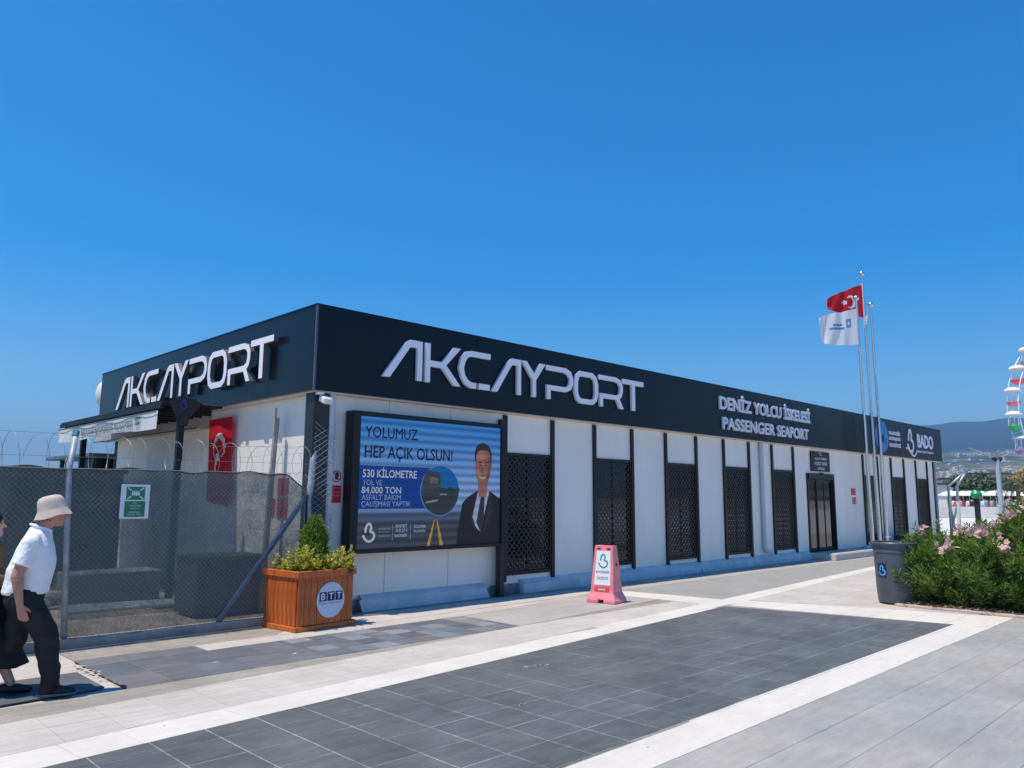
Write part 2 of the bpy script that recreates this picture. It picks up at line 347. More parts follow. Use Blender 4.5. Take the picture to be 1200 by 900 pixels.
def paving(name, poly, sx, sy, ox, oy, m, jm, gap=0.006, tname='tile', maxp=290, h=0.012, brick=False, zb=-0.003, m2=None, skew=None, skip=None):
    """one paved surface: mortar bed (the parent sheet) and its tiles; poly counter-clockwise and convex"""
    base = MB(); base.add([(p[0], p[1], zb) for p in poly], [tuple(range(len(poly)))])
    bo = base.build(name, jm, kind='structure')
    hp = halfplanes(poly); x0 = min(p[0] for p in poly); x1 = max(p[0] for p in poly); y0 = min(p[1] for p in poly); y1 = max(p[1] for p in poly)
    cells = []; k = skew or 0.0
    for j in range(math.floor((y0-oy)/sy)-1, math.ceil((y1-oy)/sy)+1):
        off = sx/2 if brick and j % 2 else 0
        for i in range(math.floor((x0-ox-abs(k)*9)/sx)-1, math.ceil((x1-ox+abs(k)*9)/sx)+1):
            a = ox+i*sx+off+gap/2; b = oy+j*sy+gap/2; c = a+sx-gap; d = b+sy-gap
            q = [(a+k*b, b), (c+k*b, b), (c+k*d, d), (a+k*d, d)]; full = True
            for (A, B, C) in hp:
                nq = clip(q, A, B, C-gap*0.5*hypot(A, B))
                if nq != q: full = False
                q = nq
                if len(q) < 3: break
            if len(q) < 3: continue
            ar = abs(sum(q[z][0]*q[(z+1)%len(q)][1]-q[(z+1)%len(q)][0]*q[z][1] for z in range(len(q))))/2
            if ar < sx*sy*0.02: continue
            mx = sum(p[0] for p in q)/len(q); my = sum(p[1] for p in q)/len(q)
            if skip and skip(mx, my): continue
            dv = Vector((mx, my, 0))-CAMLOC; dep = dv.dot(fw); inview = dep > 0.5 and abs(dv.dot(rt2)/dep) < 0.75 and abs(dv.dot(up2)/dep) < 0.56
            cells.append(((0 if inview else 1), dep if inview else dv.length, q, full and not k))
    cells.sort(key=lambda c: (c[0], c[1])); shared = None; rest = MB()
    for n_, (iv, dep, q, full) in enumerate(cells):
        mm = m2(sum(p[0] for p in q)/len(q), sum(p[1] for p in q)/len(q)) if m2 else m
        if n_ < maxp and iv == 0:
            if full:
                if shared is None:
                    sb, _ = slab([(-(sx-gap)/2,-(sy-gap)/2),((sx-gap)/2,-(sy-gap)/2),((sx-gap)/2,(sy-gap)/2),(-(sx-gap)/2,(sy-gap)/2)], h, 0)
                    shared = {}
                if mm.name not in shared:
                    me = bpy.data.meshes.new(tname); me.from_pydata(sb.v, [], sb.f); me.materials.append(mm); shared[mm.name] = me
                o = link(tname, shared[mm.name], bo); c = (sum(p[0] for p in q)/4, sum(p[1] for p in q)/4)
            else:
                b, c = slab(q, h, 0); o = b.build(tname, mm, bo)
            o.location = (c[0], c[1], rnd.uniform(-0.0005, 0.0005)); o.rotation_euler = (rnd.gauss(0, .0010), rnd.gauss(0, .0010), 0)
        else:
            b, c = slab(q, h, 0); rest.add([(v[0]+c[0], v[1]+c[1], v[2]) for v in b.v], b.f)
    if rest.f:
        o = rest.build(tname+'_rest', m, bo, kind='stuff')
    return bo
yu = lambda x: -3.48+(x+4.06)*0.0858
yl = lambda x: -3.87+(x+3.94)*0.0889
T = 0.385
P_ = {}
# dark basalt field
paving('dark_paving', [(-5.6,-6.0),(6.03,-5.955),(5.285,-3.05),(-5.6,yl(-5.6))], T, T, -2.91, -4.81, M['p_dark'], M['joint_dark'], gap=0.0095, zb=-0.0020)
# pale band in front of the dark field (runs on towards the flagpoles)
paving('pale_band_long', [(-5.6,yl(-5.6)),(5.285,-3.05),(17.5,-1.83),(17.5,yu(17.5)),(-5.6,yu(-5.6))], T, 3.0, -2.91+0.36, -6.0, M['p_band'], M['joint_light'], gap=0.004, tname='band_slab', skew=-0.1)
# pale band across
paving('pale_band_cross_front', [(6.03,-5.955),(6.11,-6.36),(7.36,-6.36),(6.81,-4.73),(6.15,-2.965),(5.285,-3.05)], 2.5, 0.45, 4.9, -9, M['p_band'], M['joint_light'], gap=0.004, tname='band_slab')
paving('pale_band_cross_back', [(5.30,yu(5.3)),(5.97,yu(5.97)),(5.695,-.80),(5.11,-.80)], 2.5, 0.45, 4.5, -9, M['p_band'], M['joint_light'], gap=0.004, tname='band_slab')
# pale band at the near right
paving('pale_band_near', [(-5.6,-6.37),(6.11,-6.36),(6.03,-5.955),(-5.6,-6.0)], 1.35, 1.0, -3, -7, M['p_band'], M['joint_light'], gap=0.003, tname='band_slab')
# grey field at the near right
paving('grey_paving', [(-5.6,-12.0),(8.5,-12.0),(7.36,-6.36),(-5.6,-6.37)], 2*T, T, -2.91, -6.37, M['p_grey'], M['joint_grey'], gap=0.003, brick=True)
# light paving between strip and long band
paving('light_paving_middle', [(-5.6,yu(-5.6)),(5.30,yu(5.3)),(5.12,-1.85),(1.75,-2.0),(1.75,-2.25),(-5.6,-2.25)][:2]+[(5.245,-1.95),(1.76,-2.235),(-5.6,-2.235)], T, T, -2.91, -2.235, M['p_light'], M['joint_light'], gap=0.004)
# light grey strip behind the floor sign
paving('grey_strip', [(1.76,-2.233),(5.243,-1.948),(5.11,-.80),(1.76,-1.13)], 2*T, T, 1.76, -1.13, M['p_mid'], M['joint_grey'], gap=0.003)
# dark strip (old tiles on the left, worn setts on the right)
def stripm(x, y): return M['p_strip2'] if rnd.random() < .5 else M['p_strip']
paving('dark_strip_old', [(-2.90,-2.233),(-0.92,-2.233),(-0.92,-1.131),(-2.90,-1.131)], T, 0.551, -2.91, -2.233, M['p_strip'], M['joint_light'], gap=0.008)
paving('dark_strip_notch', [(-2.90,-1.129),(-1.75,-1.129),(-1.75,-.78),(-2.90,-.74)], T, 0.5, -2.91, -1.129, M['p_strip'], M['joint_light'], gap=0.008)
paving('dark_strip_setts', [(-0.92,-2.233),(1.76,-2.233),(1.76,-1.13),(-0.92,-1.13)], T*.75, T*.75, -0.92, -2.233, M['p_strip'], M['p_strip'], gap=0.008, tname='sett', m2=stripm)
paving('dark_strip_end', [(-5.6,-2.233),(-3.02,-2.05),(-3.02,-1.30),(-5.6,-1.30)], T*2, 0.47, -3.02, -1.3, M['p_strip'], M['joint_light'], gap=0.008)
# light paving along the fence and the building
paving('light_paving_fence', [(-5.6,-1.295),(-3.02,-1.295),(-2.905,-.78),(-2.905,-.12),(-5.6,-.12)], T*1.5, T, -2.91, -.12, M['p_light'], M['joint_light'], gap=0.005)
paving('light_paving_edge', [(-2.9,-.735),(-1.75,-.772),(5.10,-.772),(5.10,0.10),(0.2,0.10),(-.05,-.12),(-2.9,-.12)], T*1.5, T, -2.91, -.12, M['p_light'], M['joint_light'], gap=0.005)
paving('light_paving_infill', [(-1.745,-1.126),(1.76,-1.126),(5.10,-.795),(-1.745,-.775)], T*1.5, T, -2.91, -1.126, M['p_light'], M['joint_light'], gap=0.005)
# paving in front of the doors and by the bin
paving('door_paving', [(5.698,-.80),(5.975,yu(5.975)),(17.5,yu(17.5)),(26.5,-.9),(26.5,0.10),(5.11,0.10),(5.11,-.80)], T*2, T, 5.7, 0.1, M['p_mid'], M['joint_grey'], gap=0.003, maxp=200)
paving('bin_paving', [(6.155,-2.965),(6.82,-4.73),(7.3,-6.1),(40,-6.1),(40,-1.0),(17.5,-1.83)], T*2, T, 6, -6, M['p_light'], M['joint_grey'], gap=0.003, maxp=250)
gb = MB(); gb.add([(-40,-40,-.025),(60,-40,-.025),(60,12,-.025),(26.5,12,-.025),(26.5,.1,-.025),(-40,.1,-.025)], [(0,1,2,3,4,5)])
gb.build('plaza_ground', M['p_light'], kind='structure')
# broken mortar seam and chips on the old strip
ch = MB()
for k in range(34):
    t = rnd.random(); x = -2.93+rnd.gauss(0, .03); y = -0.95-1.05*t
    s = rnd.uniform(.006, .026)*(1.3-t*.6); a = rnd.uniform(0, 6)
    ch.add([(x+s*cos(a+q)*rnd.uniform(.6,1.2), y+s*sin(a+q)*rnd.uniform(.6,1.2), .0035+.002*rnd.random()) for q in (0,1.3,2.4,3.6,5)]+[(x,y,.008)], [(i,(i+1)%5,5) for i in range(5)])
for (x, y, s) in ((-1.93,-1.75,.025),(-1.2,-1.9,.03),(-.7,-1.3,.03),(-.35,-2.45,.03),(.1,-3.95,.02),(.22,-3.97,.015),(.33,-4.0,.015),(-.9,-4.84,.012),(3.1,-7.2,.03)):
    for z in range(3):
        a = rnd.uniform(0,6); xx = x+rnd.gauss(0,.03); yy = y+rnd.gauss(0,.015)
        ch.add([(xx+s*cos(a+q)*rnd.uniform(.5,1), yy+s*.6*sin(a+q)*rnd.uniform(.5,1), .003) for q in (0,1.3,2.4,3.6,5)]+[(xx,yy,.009)], [(i,(i+1)%5,5) for i in range(5)])
ch.build('mortar_chips', M['chip'], kind='stuff')

b = MB(); rl = random.Random(15)
for k in range(150):
    x = rl.uniform(-4, 14); y = rl.uniform(-8, -.2); s_ = rl.uniform(.004, .014); a = rl.uniform(0, 6)
    b.add([(x+s_*cos(a), y+s_*sin(a), .003), (x+s_*.5*cos(a+1.6), y+s_*.5*sin(a+1.6), .006), (x-s_*cos(a), y-s_*sin(a), .004), (x+s_*.5*cos(a-1.6), y+s_*.5*sin(a-1.6), .003)], [(0,1,2,3)])
for k in range(26):
    x = rl.gauss(.1, .7); y = -1.0-abs(rl.gauss(0, .5)); s_ = rl.uniform(.010, .02); a = rl.uniform(0, 6)
    b.add([(x+s_*cos(a), y+s_*sin(a), .004), (x+s_*.5*cos(a+1.6), y+s_*.5*sin(a+1.6), .010), (x-s_*cos(a), y-s_*sin(a), .005), (x+s_*.5*cos(a-1.6), y+s_*.5*sin(a-1.6), .004)], [(0,1,2,3)])
b.build('paving_litter', mat('dry litter', (.30,.20,.11), rough=.9, rand=.5), kind='stuff')
# ------------------------------------------------------------------ text
TEXTS = {}
def textmesh(s, width, height, bold=0.0, depth=0.0):
    key = (s, round(width,3), round(height,3), bold, depth)
    c = bpy.data.curves.new('t', 'FONT'); c.body = s; c.size = 1; c.offset = bold; c.extrude = 0; c.resolution_u = 3
    o = bpy.data.objects.new('t', c); COL.objects.link(o)
    bpy.context.view_layer.update()
    dg = bpy.context.evaluated_depsgraph_get(); me = bpy.data.meshes.new_from_object(o.evaluated_get(dg))
    vs = [v.co.copy() for v in me.vertices]; fs = [tuple(p.vertices) for p in me.polygons]
    ed = {}
    for f in fs:
        for i in range(len(f)):
            e = (f[i], f[(i+1)%len(f)]); ed[tuple(sorted(e))] = ed.get(tuple(sorted(e)), []) + [e]
    border = [v[0] for v in ed.values() if len(v) == 1]
    bpy.data.objects.remove(o); bpy.data.curves.remove(c); bpy.data.meshes.remove(me)
    x0 = min(v.x for v in vs); x1 = max(v.x for v in vs); y0 = min(v.y for v in vs); y1 = max(v.y for v in vs)
    for v in vs: v.x = (v.x-x0)/(x1-x0)*width; v.y = (v.y-y0)/(y1-y0)*height
    return vs, fs, border
def put_text(mb, s, o, ux, uy, width, height, bold=0.0, depth=0.0):
    if bold:
        o = Vector(o); ux = Vector(ux); uy = Vector(uy); nn = ux.cross(uy).normalized(); k = min(.035, bold*2.2)*height
        for i, (a, b_) in enumerate(((-k, 0), (k, 0), (0, k), (0, -k))): put_text(mb, s, o+ux*a+uy*b_+nn*i*.0003, ux, uy, width, height, 0, depth)
        return
    vs, fs, border = textmesh(s, width, height, bold); o = Vector(o); ux = Vector(ux); uy = Vector(uy); nn = ux.cross(uy).normalized()
    fr = [o+ux*v.x+uy*v.y for v in vs]
    if not depth: mb.add(fr, fs); return
    bk = [p-nn*depth for p in fr]; n = len(fr)
    mb.add(fr+bk, fs+[(b, a, n+a, n+b) for a, b in border])
def fprint(mb, loops, o, ux, uy): # flat print, thin
    mb.prism(loops, o, ux, uy, 0.0006)
def logo_pts(cx, cy, s):
    P = catmull([(-.42,.02),(-.36,.55),(-.12,.93),(.18,.88),(.30,.5),(.2,.12),(.55,.02),(.72,-.3),(.55,-.72),(.1,-.92),(-.38,-.75),(-.72,-.25)], 5)
    return [(cx+p.x*s, cy+p.y*s) for p in P]

UX = Vector((1,0,0)); UZ = Vector((0,0,1)); LY = Vector((0,-1,0))   # left face: text runs towards -Y

# ------------------------------------------------------------------ the building
bld = thing('seaport_building', 'long single storey white panelled passenger seaport terminal with black fascia', 'building')
LB, WB, ZB, ZT, WY, WX = 26.78, 9.05, 3.03, 4.215, 0.16, 0.20
core = MB(); core.box(WX+.08, WY+.09, 0.0, 26.05-.02, WB-.3, 3.9)
core.build('wall_core', mat('dark core', (.03,.03,.03)), bld)
rf = MB(); rf.box(.06, .06, 3.9, LB-.06, WB-.06, 4.0); rf.build('roof', M['conc'], bld)
# fascia in cladding sheets
def fpanel(a, b, side):
    m_ = MB(); g_ = 0.0015
    if side == 'f': m_.box(a+g_, 0, ZB, b-g_, 0.05, ZT)
    elif side == 'l': m_.box(0, a+g_, ZB, .05, b-g_, ZT)
    elif side == 'r': m_.box(LB-.05, a+g_, ZB, LB, b-g_, ZT)
    else: m_.box(a+g_, WB-.05, ZB, b-g_, WB, ZT)
    m_.build('fascia_panel', M['clad'], bld)
n = 9
fpanel(0, LB/n, 'f')
for k in range(1, n): fpanel(k*LB/n, (k+1)*LB/n if k < n-1 else LB, 'f')
for a, b in ((.05, 3.3), (3.3, 6.3), (6.3, WB-.05)): fpanel(a, b, 'l'); fpanel(a, b, 'r')
for k in range(n): fpanel(k*LB/n, (k+1)*LB/n, 'b')
cap = MB(); cap.box(-.012,-.012,ZT,LB+.012,.09,ZT+.018); cap.box(-.012,.09,ZT,.09,WB+.012,ZT+.018); cap.box(LB-.09,.09,ZT,LB+.012,WB+.012,ZT+.018); cap.box(.09,WB-.09,ZT,LB-.09,WB+.012,ZT+.018)
cap.build('roof_edge_trim', M['clad'], bld)
sf = MB(); sf.box(.055,.055,ZB-.02,LB-.055,WY+.10,ZB+.03); sf.box(.055,WY+.10,ZB-.02,WX+.10,WB-.055,ZB+.03); sf.build('soffit', mat('cream soffit', (.74,.70,.62), rough=.6), bld)
ctr_ = MB(); ctr_.box(-.008,-.008,ZB,.02,.02,ZT+.0); ctr_.build('corner_trim', mat('corner trim', (.09,.10,.12), rough=.35), bld)
# front wall
XK = lambda k: 3.77+1.2*k
ZS = 3.008
def wpanel(x0, x1, z0, z1, g_=0.004, name='wall_panel'):
    m_ = MB(); m_.bbox(x0+g_, WY, z0, x1-g_, WY+.08, z1, .004); return m_.build(name, M['wall'], bld)
segs = [(.44, 1.37), (1.37, 2.57), (2.57, 3.77)]
for a, b in segs: wpanel(a, b, .16, ZS)
wins = [0, 2, 4, 6, 8, 13, 15, 17]
for k in range(0, 18):
    a, b = XK(k), XK(k+1)
    if k in wins: wpanel(a, b, 2.352, ZS); wpanel(a, b, .16, .298)
    elif k in (9, 10, 11, 12): pass
    else: wpanel(a, b, .16, ZS)
for a, b in ((14.57, 15.36), (17.17, 17.95), (17.95, 18.68), (18.68, 19.37)): wpanel(a, b, .16, ZS)
wpanel(15.36, 17.17, 2.315, ZS); wpanel(25.37, 26.05, .16, ZS)
st = None
strips = [XK(k) for k in (0,1,2,3,4,5,6,7,8,9,13,14,15,16,17,18)]
for x in strips:
    if st is None:
        m_ = MB(); m_.bbox(-.042, WY-.045, .2, .042, WY-.001, 2.985, .004); st = m_.build('trim_strip', M['black'], bld); sme = st.data; st.location.x = x
    else: link('trim_strip', sme, bld).location.x = x
# grille windows
def lattice_mesh():
    b = MB(); W_, H_ = 1.108, 2.03; cx = 0.092; rows = 26; t = .007
    segs_ = set()
    # octagon-and-diamond network
    for i in range(9):
        for j in range(16):
            X = (i+.5)*W_/9; Z = (j+.5)*H_/16; r = .060; o8 = [(X+r*1.04*cos(pi/8+q*pi/4), Z+r*cos(0)*sin(pi/8+q*pi/4)) for q in range(8)]
            b.prism([circle2(X, Z, r*1.0, 8), circle2(X, Z, r*.60, 6)], (0, 0, 0), UX, UZ, .006)
            if i < 8: b.box(X+r*.9, 0.0005, Z-.012, X+W_/9-r*.9, .005, Z+.012)
            if j < 15: b.box(X-.012, 0.0005, Z+r*.9, X+.012, .005, Z+H_/16-r*.9)
    return b
lat = lattice_mesh(); latme = None; win = None
for k in wins:
    x0, x1 = XK(k)+.043, XK(k+1)-.043; z0, z1 = .30, 2.35
    if win is None:
        f = MB(); W_ = x1-x0
        f.bbox(0, WY-.03, z0, W_, WY+.03, z0+.06, .003); f.bbox(0, WY-.03, z1-.055, W_, WY+.03, z1, .003)
        f.bbox(0, WY-.03, z0+.061, .035, WY+.03, z1-.056, .003); f.bbox(W_-.035, WY-.03, z0+.061, W_, WY+.03, z1-.056, .003)
        f.box(W_/2-.018, WY+.02, z0+.06, W_/2+.018, WY+.05, z1-.055)
        win = f.build('window', M['black'], bld); win.location.x = x0
        lo = MB(); lo.add(lat.v, lat.f); sc = (W_-.07)/1.108; lo.v = [(v[0]*sc+.035, v[1]+WY-.012, v[2]*(z1-z0-.12)/2.03+z0+.06) for v in lo.v]
        lo.build('grille', M['black2'], win)
        gl = MB(); gl.add([(0.03,WY+.035,z0+.05),(W_-.03,WY+.035,z0+.05),(W_-.03,WY+.035,z1-.05),(0.03,WY+.035,z1-.05)], [(0,1,2,3)]); gl.build('glass_pane', M['glass'], win)
    else:
        c = copy_tree(win, bld); c.location.x = x0
# warm panes glimpsed inside the first window, small coloured displays in others
# sliding door
dr = MB(); X0, X1, z0, z1 = 15.37, 17.16, .17, 2.31
dr.bbox(X0, WY-.03, z0, X0+.07, WY+.06, z1, .004); dr.bbox(X1-.07, WY-.03, z0, X1, WY+.06, z1, .004); dr.bbox(X0+.07, WY-.05, z1-.16, X1-.07, WY+.06, z1, .004); dr.box(X0+.07, WY-.02, z0-.01, X1-.07, WY+.06, z0+.02)
door = dr.build('door', M['black'], bld)
for a, b, yy in ((X0+.08, X0+.62, WY+.035), (X0+.62, X0+1.14, WY+.015), (X0+1.14, X1-.08, WY+.045)):
    q = MB(); q.box(a, yy-.012, z0+.03, a+.045, yy+.012, z1-.17); q.box(b-.045, yy-.012, z0+.03, b, yy+.012, z1-.17); q.box(a+.045, yy-.012, z0+.03, b-.045, yy+.012, z0+.1); q.box(a+.045, yy-.012, z1-.23, b-.045, yy+.012, z1-.17)
    q.build('door_leaf', M['black'], door)
    q = MB(); q.add([(a+.04,yy,z0+.09),(b-.04,yy,z0+.09),(b-.04,yy,z1-.2),(a+.04,yy,z1-.2)], [(0,1,2,3)]); q.build('glass_pane', M['glass'], door)
sn = MB(); sn.box(X0+.8, WY-.09, z1-.05, X0+.95, WY-.05, z1+.03); sn.build('door_sensor', M['black2'], door)
# plinth (cove sheet along the foot, broken away in places)
def plinth(x0, x1, ragged=0):
    b = MB(); P = [(.02,0),(.03,.15),(.05,.172),(WY-.003,.225),(WY-.003,0)]
    nn = max(2, int((x1-x0)/.35)); vs = []; m_ = len(P)
    for i in range(nn+1):
        x = x0+(x1-x0)*i/nn
        for q, (y, z) in enumerate(P):
            dz = rnd.uniform(-.006,.006) if 0 < q < 3 else 0; dx = rnd.uniform(-.05,.05) if i in (0, nn) and ragged else 0
            vs.append((x+dx, y+rnd.uniform(-.004,.004)*(q < 3), z+dz))
    fs = [(i*m_+q, (i+1)*m_+q, (i+1)*m_+q+1, i*m_+q+1) for i in range(nn) for q in range(m_-1)]+[tuple(range(m_))[::-1], tuple(nn*m_+q for q in range(m_))]
    fs = [f[::-1] for f in fs]
    b.add(vs, fs).build('plinth', M['plinth'], bld, smooth=True)
plinth(.92, 3.32, 1); plinth(4.15, 9.7, 1); plinth(9.72, 15.2); plinth(19.1, 26.05)
ru = MB(); ru.box(.25, WY-.03, 0, 26.0, WY+.02, .16); ru.build('footing', M['rubble'], bld)
# left wall: panels, awning etc.
def lpanel(y0, y1, z0=.1, z1=ZS):
    m_ = MB(); m_.bbox(WX, y0+.004, z0, WX+.08, y1-.004, z1, .004); m_.build('wall_panel', M['wall'], bld)
for a, b in ((.32, 1.36), (1.36, 2.53), (2.53, 3.70), (3.70, 4.87), (4.87, 6.04), (6.04, 7.21), (7.21, 8.3)): lpanel(a, b)
m_ = MB()
for (a, b) in ((.32,1.36),):
    pass
col = MB(); col.bbox(.055, .075, .02, .31, .30, ZS, .006); col.build('corner_column', mat('dark steel column', (.025,.025,.027), rough=.45, var=.2, vscale=3), bld)
rw = MB()
for k in range(8): rw.bbox(26.05-.08, WY+.09+k*1.1, .1, 26.05, WY+.08+(k+1)*1.1, ZS, .004)
rw.build('end_wall', M['wall'], bld)
# drain pipes on the front
def pipe(x, z0, elbow):
    b = MB(); y = WY-.06
    b.tube((x, y, z0), (x, y, ZS), .052, n=16)
    for z in (.9, 2.2): b.tube((x, y, z), (x, y, z+.025), .057, n=16)
    if elbow: b.path([(x, y, z0+.02), (x, y-.01, z0-.05), (x+.05, y-.03, z0-.1), (x+.16, y-.04, z0-.12)], .05, 12)
    b.build('drain_pipe', M['pvc'], bld, smooth=True)
pipe(.352, .03, False); pipe(12.74, .42, True)
# dark corner post at the far right end, pipe beside it
b = MB(); b.tube((26.22, WY-.02, 0), (26.22, WY-.02, ZB), .05, n=12); b.build('drain_pipe', M['galv_dull'], bld, smooth=True)
b = MB(); b.box(26.06, WY-.02, 0.1, 26.12, WY+.1, ZS); b.build('trim_strip', M['black'], bld)
b = MB(); b.tube((26.55, .3, ZB-.18), (26.55, .3, ZB), .02, n=8); b.ell((26.55,.3,ZB-.2), (.06,.06,.06), 10, 6); b.build('ceiling_camera', M['black'], bld, smooth=True)
# landing and ramp at the door
b = MB(); b.bbox(15.2, -.62, .0, 18.1, WY-.04, .165, .012); b.add([(18.1,-.62,.165),(18.1,.02,.165),(20.4,.02,.0),(20.4,-.62,0),(18.1,-.62,0),(18.1,.02,0)], [(0,3,2,1),(0,4,3),(1,2,5)])
b.build('door_step', mat('pinkish stone step', (.55,.50,.47), rough=.8, var=.12, vscale=3), bld)
for k in range(5):
    b = MB(); b.box(15.25+k*.57, -.60, .1655, 15.25+k*.57+.54, -.02, .178); b.build('step_slab', M['p_light'], bld)

# big raised lettering
def A_(dx, s=1.0): return [[(dx+x*s, z) for x, z in [(0,0),(.135,0),(.50,.50),(.635,.50),(.635,0),(.73,0),(.73,.61),(.50,.61),(.42,.565)]]]
GL = [A_(0), [[(.79,0),(.885,0),(.885,.25),(1.12,.25),(1.37,0),(1.505,0),(1.205,.305),(1.505,.61),(1.36,.61),(1.12,.345),(.885,.345),(.885,.61),(.79,.61)]],
  [[(2.155,.61),(1.72,.61),(1.60,.58),(1.515,.49),(1.47,.31),(1.52,.15),(1.60,.05),(1.72,.0),(1.845,0),(1.845,.092),(1.74,.092),(1.66,.13),(1.60,.20),(1.572,.31),(1.61,.43),(1.66,.49),(1.74,.52),(2.155,.52)]],
  [[(1.905,0),(2.145,0),(2.145,.095),(1.905,.095)]],
  A_(2.185, .953),
  [[(2.895,.61),(3.02,.61),(3.212,.41),(3.365,.61),(3.50,.61),(3.257,.30),(3.257,0),(3.165,0),(3.165,.30)]],
  [[(3.54,.61),(4.05,.61),(4.19,.56),(4.25,.45),(4.25,.33),(4.19,.22),(4.05,.165),(3.635,.165),(3.635,0),(3.54,0),(3.54,.255),(4.02,.255),(4.11,.285),(4.155,.35),(4.155,.43),(4.11,.49),(4.02,.52),(3.54,.52)]],
  [[(4.45,0),(4.82,0),(4.93,.07),(4.985,.20),(4.985,.41),(4.93,.54),(4.82,.61),(4.45,.61),(4.34,.54),(4.29,.41),(4.29,.20),(4.34,.07)],
   [(4.48,.095),(4.42,.13),(4.39,.22),(4.39,.39),(4.42,.48),(4.48,.515),(4.79,.515),(4.855,.48),(4.885,.39),(4.885,.22),(4.855,.13),(4.79,.095)]],
  [[(5.02,.61),(5.55,.61),(5.70,.56),(5.76,.46),(5.76,.35),(5.72,.24),(5.655,.19),(5.775,0),(5.655,0),(5.555,.165),(5.13,.165),(5.13,0),(5.035,0),(5.035,.255),(5.56,.255),(5.64,.29),(5.665,.36),(5.665,.44),(5.62,.50),(5.54,.52),(5.02,.52)]],
  [[(5.77,.61),(5.77,.515),(6.055,.515),(6.055,0),(6.165,0),(6.165,.515),(6.46,.515),(6.46,.61)]]]
def letters(o, ux, sx, back, fronts, dep, sz=1.0):
    nn = ux.cross(UZ)
    for i, L in enumerate(GL):
        loops = [[(x*sx, z*sz) for x, z in l] for l in L]
        b = MB(); b.prism(loops, Vector(o)+nn*(back+dep), ux, UZ, dep*0.96); ns = len(b.f)
        # face plate in white, returns in grey
        b.m = [0]*ns
        # slope material by normal: side quads come after the triangles
        ntri = sum(1 for f in b.f if len(f) == 3); b.m = [0 if len(f) == 3 else 1 for f in b.f]
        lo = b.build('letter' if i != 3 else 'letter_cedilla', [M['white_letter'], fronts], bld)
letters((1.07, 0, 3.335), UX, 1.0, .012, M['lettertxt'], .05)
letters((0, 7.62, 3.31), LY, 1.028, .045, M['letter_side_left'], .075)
# DENIZ YOLCU ISKELESI / PASSENGER SEAPORT : words as parts
def word(s, x, z, w_, h_, dep=.045, b_=.018, mm=None, nm='word'):
    b = MB(); put_text(b, s, (x, -.01-dep, z), UX, UZ, w_, h_, b_, dep); return b.build(nm, mm or M['lettertxt'], bld)
word('DENİZ', 10.57, 3.675, 1.47, .38); word('YOLCU', 12.20, 3.675, 1.43, .285)
word('İSKELESİ', 13.80, 3.675, 1.52, .38)
word('PASSENGER', 10.68, 3.205, 2.55, .275); word('SEAPORT', 13.38, 3.205, 1.80, .275)
# right hand logo field
b = MB(); fprint(b, [circle2(20.72, 3.63, .58, 32, .52), circle2(20.66, 3.60, .24, 24, .22)], (0,-.006,0), UX, UZ); b.build('round_emblem', M['blue_logo'], bld)
b = MB(); fprint(b, [ribbon(logo_pts(20.9, 3.66, .42), .13)], (0,-.012,0), UX, UZ); b.build('emblem_heart', mat('bright blue', (.02,.25,.60), rough=.4), bld)
for i, s in enumerate(('BALIKESİR', 'BÜYÜKŞEHİR', 'BELEDİYESİ')): word(s, 21.32, 3.74-.20*i, 1.02, .15, .02, .015)
b = MB(); b.box(22.56, -.012, 3.12, 22.585, -.001, 4.12); b.build('divider_line', M['print_grey'], bld)
b = MB(); b.prism([ribbon(logo_pts(23.32, 3.62, .40), .10)], (0,-.03,0), UX, UZ, .025); b.prism([ribbon(catmull([(22.85,3.36,0),(23.1,3.34,0),(23.4,3.17,0),(23.65,3.12,0),(23.9,3.28,0)],4), .06)], (0,-.032,0), UX, UZ, .025); b.build('heart_logo', M['lettertxt'], bld)
word('BADO', 24.02, 3.45, 1.66, .46, .03, .03); word('Balıkesir Deniz Otobüsleri', 23.95, 3.27, 1.75, .085, .01, .01)
# plaque over the door
b = MB(); b.bbox(15.65, WY-.04, 2.375, 16.87, WY-.005, 2.935, .004); pl = b.build('door_plaque', M['black'], bld)
b = MB()
for s, xx, zz, ww in (('T.C.', 16.16, 2.825, .2), ('AKÇAY DENİZ', 15.86, 2.69, .8), ('HUDUT KAPISI', 15.86, 2.55, .8), ('GİRİŞİ', 16.03, 2.41, .46)): put_text(b, s, (xx, WY-.044, zz), UX, UZ, ww, .09, .012)
b.build('plaque_text', M['print_white'], pl)
# red warning plates on the walls
def plate_front(x0, z0, x1, z1, rows):
    b = MB(); b.box(x0, WY-.012, z0, x1, WY-.001, z1); p = b.build('warning_plate', M['print_white'], bld); return p
p = plate_front(.415, 1.50, .585, 1.97, 0)   # prohibition sign beside the screen
b = MB(); b.prism([circle2(.50, 1.87, .078, 28, .083), circle2(.50, 1.87, .061, 28, .066)], (0,WY-.014,0), UX, UZ, .001); b.prism([[(.445,1.92),(.455,1.93),(.555,1.82),(.545,1.81)]], (0,WY-.0155,0), UX, UZ, .001)
b.prism([[(.418,1.505),(.582,1.505),(.582,1.745),(.418,1.745)]], (0,WY-.014,0), UX, UZ, .001); b.build('red_print', M['red'], p)
b = MB(); b.prism([[(.485,1.825),(.525,1.825),(.54,1.885),(.53,1.92),(.515,1.925),(.50,1.93),(.487,1.92),(.483,1.885),(.468,1.875)]], (0,WY-.0135,0), UX, UZ, .0008); b.build('hand_symbol', M['print_black'], p)
b = MB(); put_text(b, 'ŞANTİYE ALANI', (.43,WY-.0155,1.70), UX, UZ, .14, .02); put_text(b, 'GİRMEK', (.44,WY-.0155,1.64), UX, UZ, .12, .022); put_text(b, 'YASAKTIR', (.44,WY-.0155,1.59), UX, UZ, .12, .022); b.build('plate_text', mat('pink white text', (.8,.45,.45)), p)
